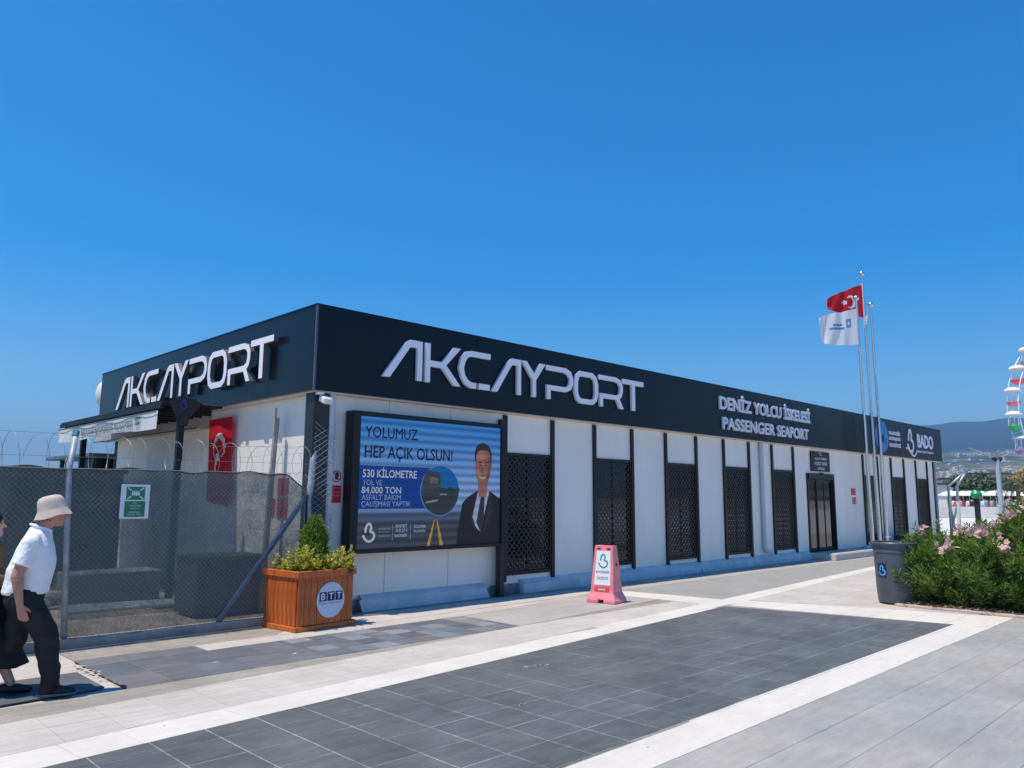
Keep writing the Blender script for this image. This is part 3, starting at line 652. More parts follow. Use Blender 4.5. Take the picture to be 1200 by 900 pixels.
for (x0, z0, w_, h_) in ((18.38,1.73,.13,.2),(18.53,1.73,.18,.2),(18.44,1.46,.27,.2)):
    b = MB(); b.box(x0, WY-.01, z0, x0+w_, WY-.001, z0+h_); p = b.build('warning_plate', M['red'], bld)
    b = MB()
    for q in range(3): b.box(x0+.02, WY-.0115, z0+.035+q*.055, x0+w_-.02, WY-.0105, z0+.05+q*.055)
    b.build('plate_text', mat('pink white text2', (.8,.5,.5)), p)
# awning box on the left wall
aw = MB(); aw.box(-.06, 3.66, 2.72, WX-.002, 9.0, 3.0); awn = aw.build('awning', mat('grey awning sheet', (.46,.46,.44), rough=.6, var=.08), bld)
b = MB(); b.box(-.075, 3.65, 3.0, WX, 9.02, 3.026); b.build('awning_edge', M['black'], awn); b = MB(); b.box(-.072, 3.63, 2.705, -.061, 9.01, 2.72); b.build('awning_edge', M['black'], awn)
# camera at the corner, round horn on the far roof edge
cc = thing('security_camera', 'small white security camera under the roof corner', 'camera', (.12, .02, 2.95))
b = MB(); b.bbox(-.06,-.04,.02,.04,.04,.06,.008); b.build('bracket', M['white'], cc)
b = MB(); b.bbox(-.02,-.16,-.07,.11,-.0,.015,.012); b.xf(Matrix.Rotation(radians(20),4,'X')); b.build('housing', M['white'], cc)
hn = thing('flood_light', 'round white lamp at the far left end of the roof', 'lamp', (.25, 9.75, 3.87))
b = MB(); b.ell((0,0,0),(.14,.26,.30),16,10); b.build('lamp_shell', M['white'], hn, smooth='all'); b = MB(); b.tube((.1,0,0),(.4,-.6,.05),.03); b.build('arm', M['galv'], hn)

# ------------------------------------------------------------------ screen
bb = thing('led_screen', 'large blue LED advertising screen in a black frame on the front wall', 'screen', (0,0,0))
FY = -.10
b = MB(); b.bbox(.59,FY,.81,.715,WY-.05,2.79,.006); b.bbox(.715,FY,2.725,3.58,WY-.05,2.79,.006); b.bbox(.715,FY,.81,3.58,WY-.05,.865,.006); b.bbox(3.475,FY,.866,3.58,WY-.05,2.724,.006); b.box(.70,FY+.06,.86,3.48,WY-.06,2.73)
b.build('frame', M['black'], bb)
for x in (.60, 3.48):
    b = MB(); b.bbox(x,FY+.03,.0,x+.09,FY+.14,.81,.004); b.build('leg', M['black2'], bb)
b = MB(); b.bbox(3.60,WY-.1,.02,3.69,WY-.02,2.9,.004); b.build('upright', M['black2'], bb)
def screenmat(name, col, k=1.0):
    # printed/LED colour with faint scan bands
    m = bpy.data.materials.new(name); m.use_nodes = True; t = m.node_tree; L = t.links.new; p = t.nodes['Principled BSDF']; p.inputs['Roughness'].default_value = .45; p.inputs['Specular IOR Level'].default_value = .15
    ge = N(t, 'ShaderNodeNewGeometry'); wv = N(t, 'ShaderNodeTexWave', Scale=2.6, Distortion=0.5); wv.bands_direction = 'Z'; wv.inputs['Detail Scale'].default_value = .4; L(ge.outputs['Position'], wv.inputs['Vector'])
    mr = N(t, 'ShaderNodeMapRange'); mr.inputs[3].default_value = 1-.32*k; mr.inputs[4].default_value = 1+.30*k; L(wv.outputs[0], mr.inputs[0])
    vm = N(t, 'ShaderNodeVectorMath', operation='SCALE'); vm.inputs[0].default_value = col; L(mr.outputs[0], vm.inputs['Scale'])
    L(vm.outputs[0], p.inputs['Emission Color']); p.inputs['Emission Strength'].default_value = 0.50
    p.inputs['Base Color'].default_value = (.012,.012,.015,1)
    return m
def skymat():
    m = screenmat('screen_sky', (0,0,0)); t = m.node_tree; L = t.links.new; ge = [n for n in t.nodes if n.type == 'NEW_GEOMETRY'][0]
    sx = N(t, 'ShaderNodeSeparateXYZ'); L(ge.outputs['Position'], sx.inputs[0]); mr = N(t, 'ShaderNodeMapRange'); mr.inputs[1].default_value = .87; mr.inputs[2].default_value = 2.72; L(sx.outputs['Z'], mr.inputs[0])
    cr = N(t, 'ShaderNodeValToRGB'); e = cr.color_ramp.elements; e[0].position = 0; e[0].color = (.045,.055,.085,1); e[1].position = 1; e[1].color = (.035,.20,.62,1)
    for ps, c in ((.17,(.05,.06,.09,1)),(.26,(.07,.12,.25,1)),(.33,(.22,.35,.66,1)),(.55,(.16,.32,.68,1)),(.8,(.07,.24,.62,1))):
        q = e.new(ps); q.color = c
    L(mr.outputs[0], cr.inputs[0]); vm = [n for n in t.nodes if n.type == 'VECT_MATH'][0]; L(cr.outputs[0], vm.inputs[0]); return m
sc0 = FY+.052
def layer(name, loops, mm, lv):
    b = MB(); b.prism(loops, (0, sc0-lv*.0015, 0), UX, UZ, .0008); return b.build(name, mm, bb)
layer('screen_picture', [[(.70,.866),(3.475,.866),(3.475,2.724),(.70,2.724)]], skymat(), 0)
layer('blue_panel', [[(.702,1.42),(2.05,1.42),(2.05,2.03),(.702,2.03)]], screenmat('screen blue', (.004,.05,.30), .3), 1)
layer('road_marking', [[(1.97,.87),(2.03,.87),(2.12,1.25),(2.10,1.25)],], screenmat('screen yellow', (.42,.28,.06), .5), 1)
layer('road_marking', [[(2.22,.87),(2.29,.87),(2.17,1.25),(2.15,1.25)],], screenmat('screen yellow2', (.42,.28,.06), .5), 1)
layer('picture_disc', [circle2(2.21,1.69,.385,40)], screenmat('disc rim', (.10,.25,.5), .2), 2)
layer('disc_sky', [circle2(2.21,1.69,.372,40)], screenmat('disc sky', (.005,.12,.42), .3), 3)
def arc(cx, cz, r, a0, a1, n=16): return [(cx+r*cos(radians(a0+(a1-a0)*i/n)), cz+r*sin(radians(a0+(a1-a0)*i/n))) for i in range(n+1)]
layer('disc_road', [arc(2.21,1.69,.370,180,360)], screenmat('disc asphalt', (.035,.045,.06), .4), 4)
layer('disc_truck', [[(1.86,1.66),(2.22,1.64),(2.22,1.86),(2.18,1.97),(1.95,2.0),(1.87,1.85)]], screenmat('disc truck', (.05,.06,.075), .5), 5)
layer('disc_trees', [catmull([(2.20,1.69,0),(2.25,1.74,0),(2.33,1.72,0),(2.41,1.75,0),(2.50,1.72,0),(2.57,1.74,0),(2.575,1.685,0),(2.2,1.685,0)],3,True)], screenmat('disc trees', (.02,.05,.06), .4), 5)
layer('disc_line', [[(2.20,1.62),(2.34,1.625),(2.34,1.645),(2.20,1.64)]], screenmat('disc line2', (.20,.24,.28), .3), 6)
layer('disc_cab', [[(2.0,1.80),(2.16,1.79),(2.16,1.88),(2.0,1.90)]], screenmat('disc cab', (.10,.13,.16), .4), 6)
layer('disc_line', [[(1.93,1.50),(2.16,1.53),(2.16,1.56),(1.93,1.52)]], screenmat('disc line', (.25,.28,.30), .3), 6)
SK = screenmat('screen dark text', (.006,.012,.045), .3); SW = screenmat('screen white text', (.50,.56,.66), .3); SWm = screenmat('screen pale text', (.26,.36,.60), .4)
def stext(s, x, z, w_, h_, mm, bo=0.0, nm='screen_text'):
    b = MB(); put_text(b, s, (x, sc0-.006, z), UX, UZ, w_, h_, bo); b.build(nm, mm, bb)
stext('YOLUMUZ', .82, 2.43, .93, .16, SK, .006); stext('HEP AÇIK OLSUN!', .82, 2.10, 1.62, .215, SK, .006)
stext('530 KİLOMETRE', .80, 1.865, .95, .145, SW, .006); stext('YOL VE', .80, 1.755, .33, .075, SWm); stext('84.000 TON', .79, 1.64, .68, .09, SW, .006)
stext('ASFALT BAKIM', .79, 1.545, .68, .075, SWm); stext('ÇALIŞMASI YAPTIK', .79, 1.435, .86, .095, SWm)
layer('heart_logo', [ribbon(logo_pts(.93,1.09,.13), .035)], SW, 4)
for i, s in enumerate(('BALIKESİR','BÜYÜKŞEHİR','BELEDİYESİ')): stext(s, 1.10, 1.13-.05*i, .2, .032, SWm)
for i, s in enumerate(('AHMET','AKIN','BALIKESİR')): stext(s, 1.38, 1.15-.065*i, .22, .048, SWm, .02)
for i, s in enumerate(('GÜLÜMSE','BALIKESİR')): stext(s, 1.72, 1.14-.065*i, .22, .048, SWm, .02)
for x in (1.335, 1.66): layer('logo_divider', [[(x,.97),(x+.006,.97),(x+.006,1.2),(x,1.2)]], SWm, 3)
# generic suited man on the screen
SU = screenmat('suit', (.016,.017,.024), .3); SKN = screenmat('skin', (.27,.13,.115), .5)
layer('pictured_suit', [[(2.55,.868),(3.473,.868),(3.473,1.57),(3.38,1.62),(3.24,1.70),(2.98,1.70),(2.78,1.60),(2.66,1.50),(2.60,1.2)]], SU, 3)
layer('pictured_shirt', [[(2.99,1.70),(2.86,1.22),(2.98,1.10),(3.05,1.05),(3.24,1.70)]], screenmat('shirt', (.30,.40,.62), .5), 4)
layer('pictured_tie', [[(3.05,1.60),(3.13,1.60),(3.12,1.2),(3.05,1.05),(2.96,1.2)]], screenmat('tie', (.03,.03,.055), .3), 5)
layer('pictured_neck', [[(3.0,1.60),(3.17,1.60),(3.215,1.90),(2.975,1.90)]], SKN, 4.5)
layer('pictured_head', [catmull([(2.925,2.22,0),(2.925,2.05,0),(2.955,1.90,0),(3.02,1.80,0),(3.085,1.775,0),(3.155,1.80,0),(3.225,1.90,0),(3.255,2.05,0),(3.26,2.22,0),(3.21,2.36,0),(3.09,2.41,0),(2.98,2.37,0)],3,True)], SKN, 6)
layer('pictured_ear', [circle2(3.268,2.09,.022,12,.05)], SKN, 5.5)
layer('pictured_hair', [catmull([(2.915,2.16,0),(2.905,2.30,0),(2.95,2.41,0),(3.03,2.455,0),(3.12,2.46,0),(3.22,2.41,0),(3.275,2.30,0),(3.272,2.12,0),(3.252,2.15,0),(3.24,2.26,0),(3.20,2.335,0),(3.10,2.345,0),(3.0,2.34,0),(2.945,2.27,0),(2.93,2.17,0)],2,True)], screenmat('hair', (.03,.027,.03), .3), 7)
layer('pictured_shadow', [catmull([(3.17,1.83,0),(3.235,1.95,0),(3.258,2.2,0),(3.20,2.25,0),(3.20,2.05,0),(3.165,1.93,0)],3,True)], screenmat('skin dark', (.17,.075,.07), .5), 7)
layer('pictured_nose', [[(3.035,1.99),(3.09,1.98),(3.10,2.01),(3.075,2.09),(3.06,2.09)]], screenmat('skin dark2', (.20,.09,.08), .5), 7)
layer('pictured_mouth', [catmull([(2.995,1.925,0),(3.03,1.895,0),(3.08,1.882,0),(3.13,1.90,0),(3.155,1.93,0),(3.08,1.915,0)],3,True)], screenmat('teeth', (.42,.38,.42), .4), 7.5)
layer('pictured_cheek', [catmull([(2.955,2.02,0),(2.965,1.93,0),(3.01,1.90,0),(3.02,1.98,0),(2.99,2.05,0)],3,True)], screenmat('skin light', (.36,.19,.165), .5), 6.6)
layer('pictured_forehead', [catmull([(2.96,2.20,0),(2.975,2.30,0),(3.08,2.325,0),(3.14,2.29,0),(3.12,2.20,0),(3.03,2.18,0)],3,True)], screenmat('skin light2', (.34,.175,.15), .5), 6.6)
layer('pictured_lapel', [[(2.99,1.70),(2.86,1.45),(2.90,1.40),(2.845,1.36),(2.99,1.02),(2.86,1.22)]], screenmat('lapel', (.035,.036,.048), .3), 5)
layer('pictured_lapel', [[(3.24,1.70),(3.32,1.46),(3.28,1.41),(3.34,1.37),(3.09,1.02),(3.18,1.30)]], screenmat('lapel2', (.030,.031,.042), .3), 5)
for x in (3.0, 3.13): layer('pictured_eye', [circle2(x+.03,2.105,.024,12,.011)], screenmat('eye', (.03,.018,.02), .2), 7)
for x in (2.985, 3.135): layer('pictured_brow', [[(x,2.135),(x+.075,2.145),(x+.075,2.165),(x,2.155)]], screenmat('brow', (.05,.03,.035), .2), 7)

# ------------------------------------------------------------------ flagpoles and flags
def flagmesh(w_, h_, o, dirv, drop, seed, nx=26, ny=16, fold=.06):
    r_ = random.Random(seed); b = MB(); vs = []; d = Vector(dirv).normalized(); n_ = Vector((-d.y, d.x, 0))
    for j in range(ny+1):
        for i in range(nx+1):
            u = i/nx; v = j/ny
            s = sin(u*9+v*2+seed)*fold*u+sin(u*17-v*3+seed*2)*fold*.4*u
            p = Vector(o)+d*(u*w_*.97)+n_*s+Vector((0,0,-v*h_*(1-.0*u)-drop*u*u+sin(u*7+seed)*.03*u))
            vs.append(p)
    b.add(vs, [(j*(nx+1)+i, j*(nx+1)+i+1, (j+1)*(nx+1)+i+1, (j+1)*(nx+1)+i) for j in range(ny) for i in range(nx)])
    return b, (nx, ny)
def flagmat(name, kind):
    m = bpy.data.materials.new(name); m.use_nodes = True; t = m.node_tree; L = t.links.new; p = t.nodes['Principled BSDF']; p.inputs['Roughness'].default_value = .7
    col = {'red': (.62,.006,.02), 'white': (.82,.84,.88)}[kind]
    p.inputs['Base Color'].default_value = (*col, 1)
    tr = N(t, 'ShaderNodeBsdfTranslucent'); tr.inputs['Color'].default_value = (*col, 1); ms = N(t, 'ShaderNodeMixShader'); ms.inputs[0].default_value = .35
    L(p.outputs[0], ms.inputs[1]); L(tr.outputs[0], ms.inputs[2]); L(ms.outputs[0], t.nodes['Material Output'].inputs['Surface']); return m
FR, FWh = flagmat('red flag cloth', 'red'), flagmat('white flag cloth', 'white')
def flag_uv_shape(b, nx, ny, test):
    b.m = [1 if test((k % nx+.5)/nx, (k//nx+.5)/ny) else 0 for k in range(nx*ny)]
def crescent(u, v, asp, c=(.38,.5), R=.27):
    x = (u-c[0])*asp; y = v-c[1]
    if hypot(x, y) < R and hypot(x-.07, y) > R*.78: return True
    # star
    sx_, sy_ = x-.27, y; r = hypot(sx_, sy_); a = atan2(sy_, sx_)
    return r < .12*(.55+.45*abs(cos(2.5*a+0))) and r < .13
poles = [(18.45, -.3, 7.70, 'left flagpole with the white flag'), (19.02, -.3, 8.60, 'tallest middle flagpole with the red flag near its top'), (19.60, -.3, 7.70, 'right flagpole with its flag hanging furled')]
pbase = [18.60, 19.19, 19.76]
for i, (x, y, h, lb) in enumerate(poles):
    t = thing('flagpole', {0: 'slim steel flagpole carrying the white flag, leftmost of three', 1: 'tallest slim steel flagpole, middle of three by the entrance', 2: 'slim steel flagpole with no flag flying, rightmost of three'}[i], 'flagpole', (pbase[i], y, 0), 0, 'flagpoles in front of the terminal')
    dx = (x-pbase[i])*.9
    b = MB(); b.tube((0,0,0),(dx*.5,0,h*.5),.062,.05,12); b.tube((dx*.5,0,h*.5),(dx,0,h),.045,.032,12); b.build('pole', M['steel'], t, smooth=True)
    b = MB(); b.ell((dx,0,h+.07),(.085,.085,.085),12,8); b.build('finial', M['steel'], t, smooth='all')
    b = MB(); b.bbox(-.13,-.13,0,.13,.13,.02,.004); b.build('base_plate', M['galv'], t)
    b = MB(); b.path([(dx-.07,-.03,h),(dx*.5-.09,-.05,h*.5),(-.1,-.04,1.1)],.005,4); b.build('rope', M['white'], t)
fdir = Vector((-.60,.62,0))
b, (nx, ny) = flagmesh(1.12, 1.05, (18.92,-.34,8.27), fdir, .12, 1.3, 44, 28, .10)
# the fly end is gathered by the wind
for j in range(ny+1):
    for i in range(nx+1):
        k = j*(nx+1)+i; u = i/nx; v = j/ny; x, y, z = b.v[k]; b.v[k] = (x, y, z+(v-.45)*1.12*.62*u**1.3-.02*u)
flag_uv_shape(b, nx, ny, lambda u, v: crescent(u, v, 1.45, (.36,.5), .24))
t = thing('turkish_flag', 'red flag with white crescent and star flying above the white flag', 'flag', (0,0,0)); b.build('cloth', [FR, FWh], t, smooth='all')
b = MB(); b.tube((18.925,-.34,7.12),(18.92,-.34,8.32),.022,n=6); b.build('hoist_band', FWh, t)
b, (nx, ny) = flagmesh(1.16, 1.12, (18.33,-.34,7.40), fdir, .10, 2.1, 44, 28, .13)
for j in range(ny+1):
    for i in range(nx+1):
        k = j*(nx+1)+i; u = i/nx; v = j/ny; x, y, z = b.v[k]; b.v[k] = (x, y, z+(v-.5)*.32*u-.02*u-.06*sin(u*3)*v+.05*sin(v*9)*max(0,u-.85)*4*.3)
t = thing('white_flag', 'white flag with blue municipal emblem and lettering, under the red flag', 'flag', (0,0,0))
def wf(u, v): return (.40 < u < .68 and .36 < v < .42) or (.36 < u < .74 and .47 < v < .53) or (.17 < u < .30 and .25 < v < .50 and not (.20 < u < .26 and .31 < v < .42))
flag_uv_shape(b, nx, ny, wf); b.build('cloth', [FWh, mat('faded blue flag print', (.14,.24,.50))], t, smooth='all')
b = MB(); b.path(catmull([(18.36,-.33,6.2,),(18.42,-.36,6.05),(18.50,-.3,5.98)],4),.03,5); b.build('loose_end', FWh, t)
# furled white flag on the middle pole
t = tag(MB().path(catmull([(19.16,-.3,7.44),(19.08,-.33,7.36),(19.02,-.35,7.24),(18.97,-.34,7.06),(18.99,-.3,6.90)],4),[.02,.05,.03,.05,.04,.06,.05,.065,.06,.07,.055,.06,.05,.05,.03,.03,.015],8).build('furled_flag', FWh), 'small white flag furled tight against the middle flagpole', 'flag')

# ------------------------------------------------------------------ left yard: fence, netting, wire
fence = thing('chain_link_fence', 'chain link fence with dark shade netting and razor wire on top, on a low kerb', 'fence')
FX0, FX1 = -6.2, .02
b = MB(); b.bbox(FX0-2, -.12, 0, .12, .03, .095, .01); b.build('kerb', M['conc'], fence, smooth=False)
def fpost(x, top, lean, nm='post'):
    b = MB(); b.path([(x,0,.05),(x-.06*lean,0,top),(x-.045*lean+.06,.17,top+.40)],.031,10); b.build(nm, M['galv_dull'], fence, smooth='all')
    b = MB(); b.path([(x-.045*lean+.05,.155,top+.37),(x-.045*lean+.065,.185,top+.43)],.036,8); b.build('plastic_cap', mat('teal plastic cap', (.03,.22,.28), rough=.4), fence)
fpost(-2.80, 1.86, 1.6); fpost(-5.6, 1.86, 1.0)
b = MB(); b.path([(.03,.02,.05),(.0,.02,1.55),(.02,.0,1.75),(.10,.10,2.12),(.16,.16,2.40)],.045,10); b.build('post', M['galv_dull'], fence, smooth='all')
b = MB(); b.path([(.15,.15,2.33),(.22,.12,2.31)],.025,8); b.path([(.14,.14,2.36),(.2,.13,2.42)],.03,6); b.build('tie_band', mat('teal tie', (.05,.28,.33), rough=.5), fence)
b = MB(); b.tube((-1.15,-.01,.09),(-.03,.0,1.60),.034,n=10); b.build('brace', M['brace'], fence, smooth=True)
b = MB(); b.tube((-.035,-.03,.08),(-.05,-.03,1.6),.012,n=6); b.build('edge_rod', M['black'], fence)
# chain link: two layers of bent wire drawn as crossing thin wires
b = MB(); pitch = .055; zlo, zhi = .07, 1.88; H_ = zhi-zlo; k = FX0
def wire(b, p, q, r):
    p = Vector(p); q = Vector(q); d = (q-p).normalized(); a = d.cross(Vector((0,1,0))).normalized(); o = Vector((0,1,0))
    vs = [p+a*r, p-a*r*.5-o*r*.87, p-a*r*.5+o*r*.87, q+a*r, q-a*r*.5-o*r*.87, q-a*r*.5+o*r*.87]; b.add(vs, [(0,1,4,3),(1,2,5,4),(2,0,3,5)])
x = FX0-H_
while x < -.04:
    for s in (1, -1):
        if s == 1: x0_, z0_, x1_, z1_ = x, zlo, x+H_*.95, zhi
        else: x0_, z0_, x1_, z1_ = x+H_*.95, zlo, x, zhi
        # clip to FX0..-.04
        def cl(xa, za, xb, zb):
            dx = xb-xa; ts = [0, 1]
            lo, hi = FX0, -.04
            t0, t1 = 0, 1
            for lim, sg in ((lo, 1), (hi, -1)):
                fa = sg*(xa-lim); fb = sg*(xb-lim)
                if fa < 0 and fb < 0: return None
                if fa < 0: t0 = max(t0, fa/(fa-fb))
                elif fb < 0: t1 = min(t1, fa/(fa-fb))
            if t0 >= t1: return None
            return (xa+dx*t0, za+(zb-za)*t0, xa+dx*t1, za+(zb-za)*t1)
        c = cl(x0_, z0_, x1_, z1_)
        if c: wire(b, (c[0], -.026-.002*s, c[1]), (c[2], -.026-.002*s, c[3]), .0012)
    x += pitch
b.path([(FX0,-.026,1.885),(-3,-.026,1.87),(-1.5,-.03,1.885),(-.3,-.026,1.88)],.004,5); b.path([(FX0,-.026,.08),(-.05,-.026,.08)],.004,5)
b.build('chain_link_mesh', M['wire'], fence, kind='stuff')
# slack mesh bunched past the last post
b = MB()
for k in range(26):
    z = .5+k*.075; wire(b, (.02,-.03,z), (.34,-.04,z+.22+rnd.uniform(-.03,.03)), .003); wire(b, (.02,-.035,z+.22), (.34,-.045,z+rnd.uniform(-.03,.03)), .003)
b.build('slack_mesh', M['wire'], fence, kind='stuff')
# shade netting
def netmat():
    m = bpy.data.materials.new('shade netting'); m.use_nodes = True; t = m.node_tree; L = t.links.new; p = t.nodes['Principled BSDF']; p.inputs['Roughness'].default_value = .7
    p.inputs['Base Color'].default_value = (.10,.13,.12,1)
    ge = N(t, 'ShaderNodeNewGeometry'); nz = N(t, 'ShaderNodeTexNoise', Scale=2.2, Detail=6.0, Roughness=.6); L(ge.outputs['Position'], nz.inputs['Vector'])
    n2 = N(t, 'ShaderNodeTexNoise', Scale=28.0, Detail=3.0, Roughness=.6); L(ge.outputs['Position'], n2.inputs['Vector'])
    mr = N(t, 'ShaderNodeMapRange'); mr.inputs[1].default_value = .3; mr.inputs[2].default_value = .7; mr.inputs[3].default_value = .66; mr.inputs[4].default_value = .86; L(nz.outputs[0], mr.inputs[0])
    m3 = N(t, 'ShaderNodeMapRange'); m3.inputs[1].default_value = .3; m3.inputs[2].default_value = .7; m3.inputs[3].default_value = -.08; m3.inputs[4].default_value = .08; L(n2.outputs[0], m3.inputs[0])
    ad = N(t, 'ShaderNodeMath', operation='ADD'); L(mr.outputs[0], ad.inputs[0]); L(m3.outputs[0], ad.inputs[1])
    tr = N(t, 'ShaderNodeBsdfTransparent'); tr.inputs['Color'].default_value = (1,1,1,1); ms = N(t, 'ShaderNodeMixShader'); L(ad.outputs[0], ms.inputs[0]); L(tr.outputs[0], ms.inputs[1]); L(p.outputs[0], ms.inputs[2])
    L(ms.outputs[0], t.nodes['Material Output'].inputs['Surface']); return m
b = MB(); vs = []; nx_, nz_ = 90, 8
for i in range(nx_+1):
    x = FX0+(FX1-.06-FX0)*i/nx_
    top = 1.872+.010*sin(x*5)+.012*sin(x*13)
    if x > -.34: top -= (x+.34)*.62
    for j in range(nz_+1):
        z = .10+(top-.10)*j/nz_; vs.append((x, .004+.012*sin(x*4+z*3)+.008*sin(x*11+z*7), z))
b.add(vs, [(i*(nz_+1)+j, (i+1)*(nz_+1)+j, (i+1)*(nz_+1)+j+1, i*(nz_+1)+j+1) for i in range(nx_) for j in range(nz_)])
b.build('shade_netting', netmat(), fence, smooth='all')
b = MB(); b.path([(FX0+(FX1-.06-FX0)*i/nx_, -.008, vs[i*(nz_+1)+nz_][2]) for i in range(nx_+1)], .010, 5); b.build('netting_hem', mat('dark hem', (.02,.03,.035)), fence)
# razor wire coil
b = MB(); pts = []; turns = int((.1-FX0)/.21)
for i in range(turns*20+1):
    a = 2*pi*i/20; x = FX0+i/20*.21; wob = 1+.10*sin(i*.13)
    pts.append((x+.03*sin(a*.5), .10+.19*cos(a), 2.055+.19*wob*sin(a)))
b.path(pts, .0028, 4)
for i in range(0, len(pts), 1):
    p = Vector(pts[i]); q = Vector((rnd.uniform(-1,1), rnd.uniform(-1,1), rnd.uniform(-1,1))).normalized()*.014
    b.add([p-q, p+q.cross(Vector((0,0,1)))*.25, p+q], [(0,1,2)])
b.path([(FX0,.12,2.245),(-2.86,.16,2.25),(-1.2,.15,2.20),(.12,.16,2.26)],.0025,4); b.path([(FX0,.06,1.99),(-2.9,.06,2.0),(.08,.06,2.02)],.0025,4)
b.build('razor_wire', M['wire'], fence, kind='stuff')
# green assembly point sign on the fence
sg = thing('assembly_sign', 'green and white assembly point sign hung on the chain link fence', 'sign', (-2.21,-.034,1.52))
b = MB(); b.bbox(-.155,-.006,-.19,.155,.004,.19,.003); b.build('plate', M['print_white'], sg)
b = MB(); fprint(b, [[(-.10,.02),(.10,.02),(.10,.165),(-.10,.165)]], (0,-.0075,0), UX, UZ); fprint(b, [[(-.11,-.17),(.11,-.17),(.11,.005),(-.11,.005)]], (0,-.0075,0), UX, UZ); b.build('green_panel', M['green'], sg)
b = MB()
for sx_, sz_ in ((-1,1),(1,1),(-1,-1),(1,-1)):
    cx_, cz_ = sx_*.075, .092+sz_*.052; b.prism([ [(cx_+sx_*.012-.004, cz_+sz_*.012+.004*sx_*sz_),(cx_+sx_*.012+.004, cz_+sz_*.012-.004*sx_*sz_),(cx_-sx_*.018+.004, cz_-sz_*.012-.004*sx_*sz_),(cx_-sx_*.018-.004, cz_-sz_*.012+.004*sx_*sz_)] ], (0,-.0095,0), UX, UZ, .0005)
    b.prism([ [(cx_-sx_*.028, cz_-sz_*.02),(cx_-sx_*.006, cz_-sz_*.02),(cx_-sx_*.028, cz_+sz_*.0)] ], (0,-.0096,0), UX, UZ, .0005)
for cx_ in (-.033, -.011, .011, .033):
    dz = .006 if abs(cx_) > .02 else 0; b.prism([circle2(cx_, .118-dz, .0075, 10)], (0,-.0095,0), UX, UZ, .0005); b.prism([[(cx_-.009,.068),(cx_+.009,.068),(cx_+.010,.108-dz),(cx_-.010,.108-dz)]], (0,-.0094,0), UX, UZ, .0005)
for s, z, w_ in (('ACİL', -.025, .05), ('TOPLANMA', -.055, .13), ('NOKTASI', -.085, .09), ('EMERGENCY', -.125, .12), ('ASSEMBLY POINT', -.15, .16)): put_text(b, s, (-w_/2,-.0095,z), UX, UZ, w_, .016)
b.build('sign_print', M['print_white'], sg)

# canopy with banner in the yard
cp = thing('bus_shelter', 'dark steel canopy with printed banner behind the fence', 'canopy', (0,0,0))
b = MB(); b.bbox(-1.0,2.70,2.97,-.05,7.95,3.0,.004); b.build('roof_sheet', M['black'], cp)
b = MB(); b.bbox(-1.02,2.69,2.90,-.97,7.96,2.965,.004)
for k in range(14): b.box(-.99,3.0+k*.36,2.86,-.1,3.03+k*.36,2.965)
b.build('rafters', M['black'], cp)
for (yy, xx) in ((2.62,-.73), (6.75,-.90)):
    b = MB(); b.bbox(xx-.045,yy-.045,.02,xx+.045,yy+.045,2.9 if yy < 3 else 2.95,.004); b.build('post', M['black'], cp)
    b = MB(); b.bbox(xx-.25,yy-.2,-.02,xx+.25,yy+.2,.03,.01); b.build('base_plate', M['black2'], cp)
hd = MB(); hd.prism([[(-.05,-.30),(.05,-.30),(.075,-.17),(.26,.04),(.15,.11),(.0,.135),(-.14,.125),(-.21,.07),(-.11,-.17)]], (-.73,2.54,2.94), Vector((.85,-.52,0)).normalized(), UZ, .10); fan = hd.build('fan_head', M['black'], cp)
b = MB(); nv = Vector((.85,-.52,0)).normalized(); b.prism([ribbon([(p[0]*1.0, p[1]) for p in logo_pts(-.0, .0, .065)], .015)], Vector((-.73,2.54,2.96))+nv.cross(UZ)*.004, nv, UZ, .002); b.build('heart_logo', mat('dim blue logo', (.02,.03,.22)), fan)
bn = thing('banner', 'white municipal banner hanging along the edge of the dark canopy', 'banner', (0,0,0))
b = MB(); nY = 24; vs = []
for i in range(nY+1):
    y = 7.85-(7.85-2.72)*i/nY; s = .012*sin(i*.9)
    vs += [(-1.045+s, y, 2.86), (-1.045-s*.6, y, 2.60-.02*sin(i*.35))]
b.add(vs, [(2*i+1, 2*i+3, 2*i+2, 2*i) for i in range(nY)]); b.build('cloth', mat('banner cloth', (.62,.66,.66), rough=.6, var=.06, vscale=2), bn)
b = MB(); b.add([(-1.062,7.85,2.86),(-1.062,2.72,2.86),(-1.062,2.72,2.83),(-1.062,7.85,2.83)],[(0,3,2,1)]); b.build('blue_edge', mat('edge blue', (.10,.16,.22)), bn)
b = MB(); put_text(b, 'BALIKESİR BÜYÜKŞEHİR BELEDİYESİ', (-1.068,6.35,2.645), LY, UZ, 2.6, .165, .02); b.build('banner_text', M['print_grey'], bn)
b = MB(); put_text(b, 'AHMET', (-1.068,3.62,2.75), LY, UZ, .24, .06, .02); put_text(b, 'AKIN', (-1.068,3.60,2.68), LY, UZ, .2, .06, .02); b.build('banner_name', M['navy'], bn)

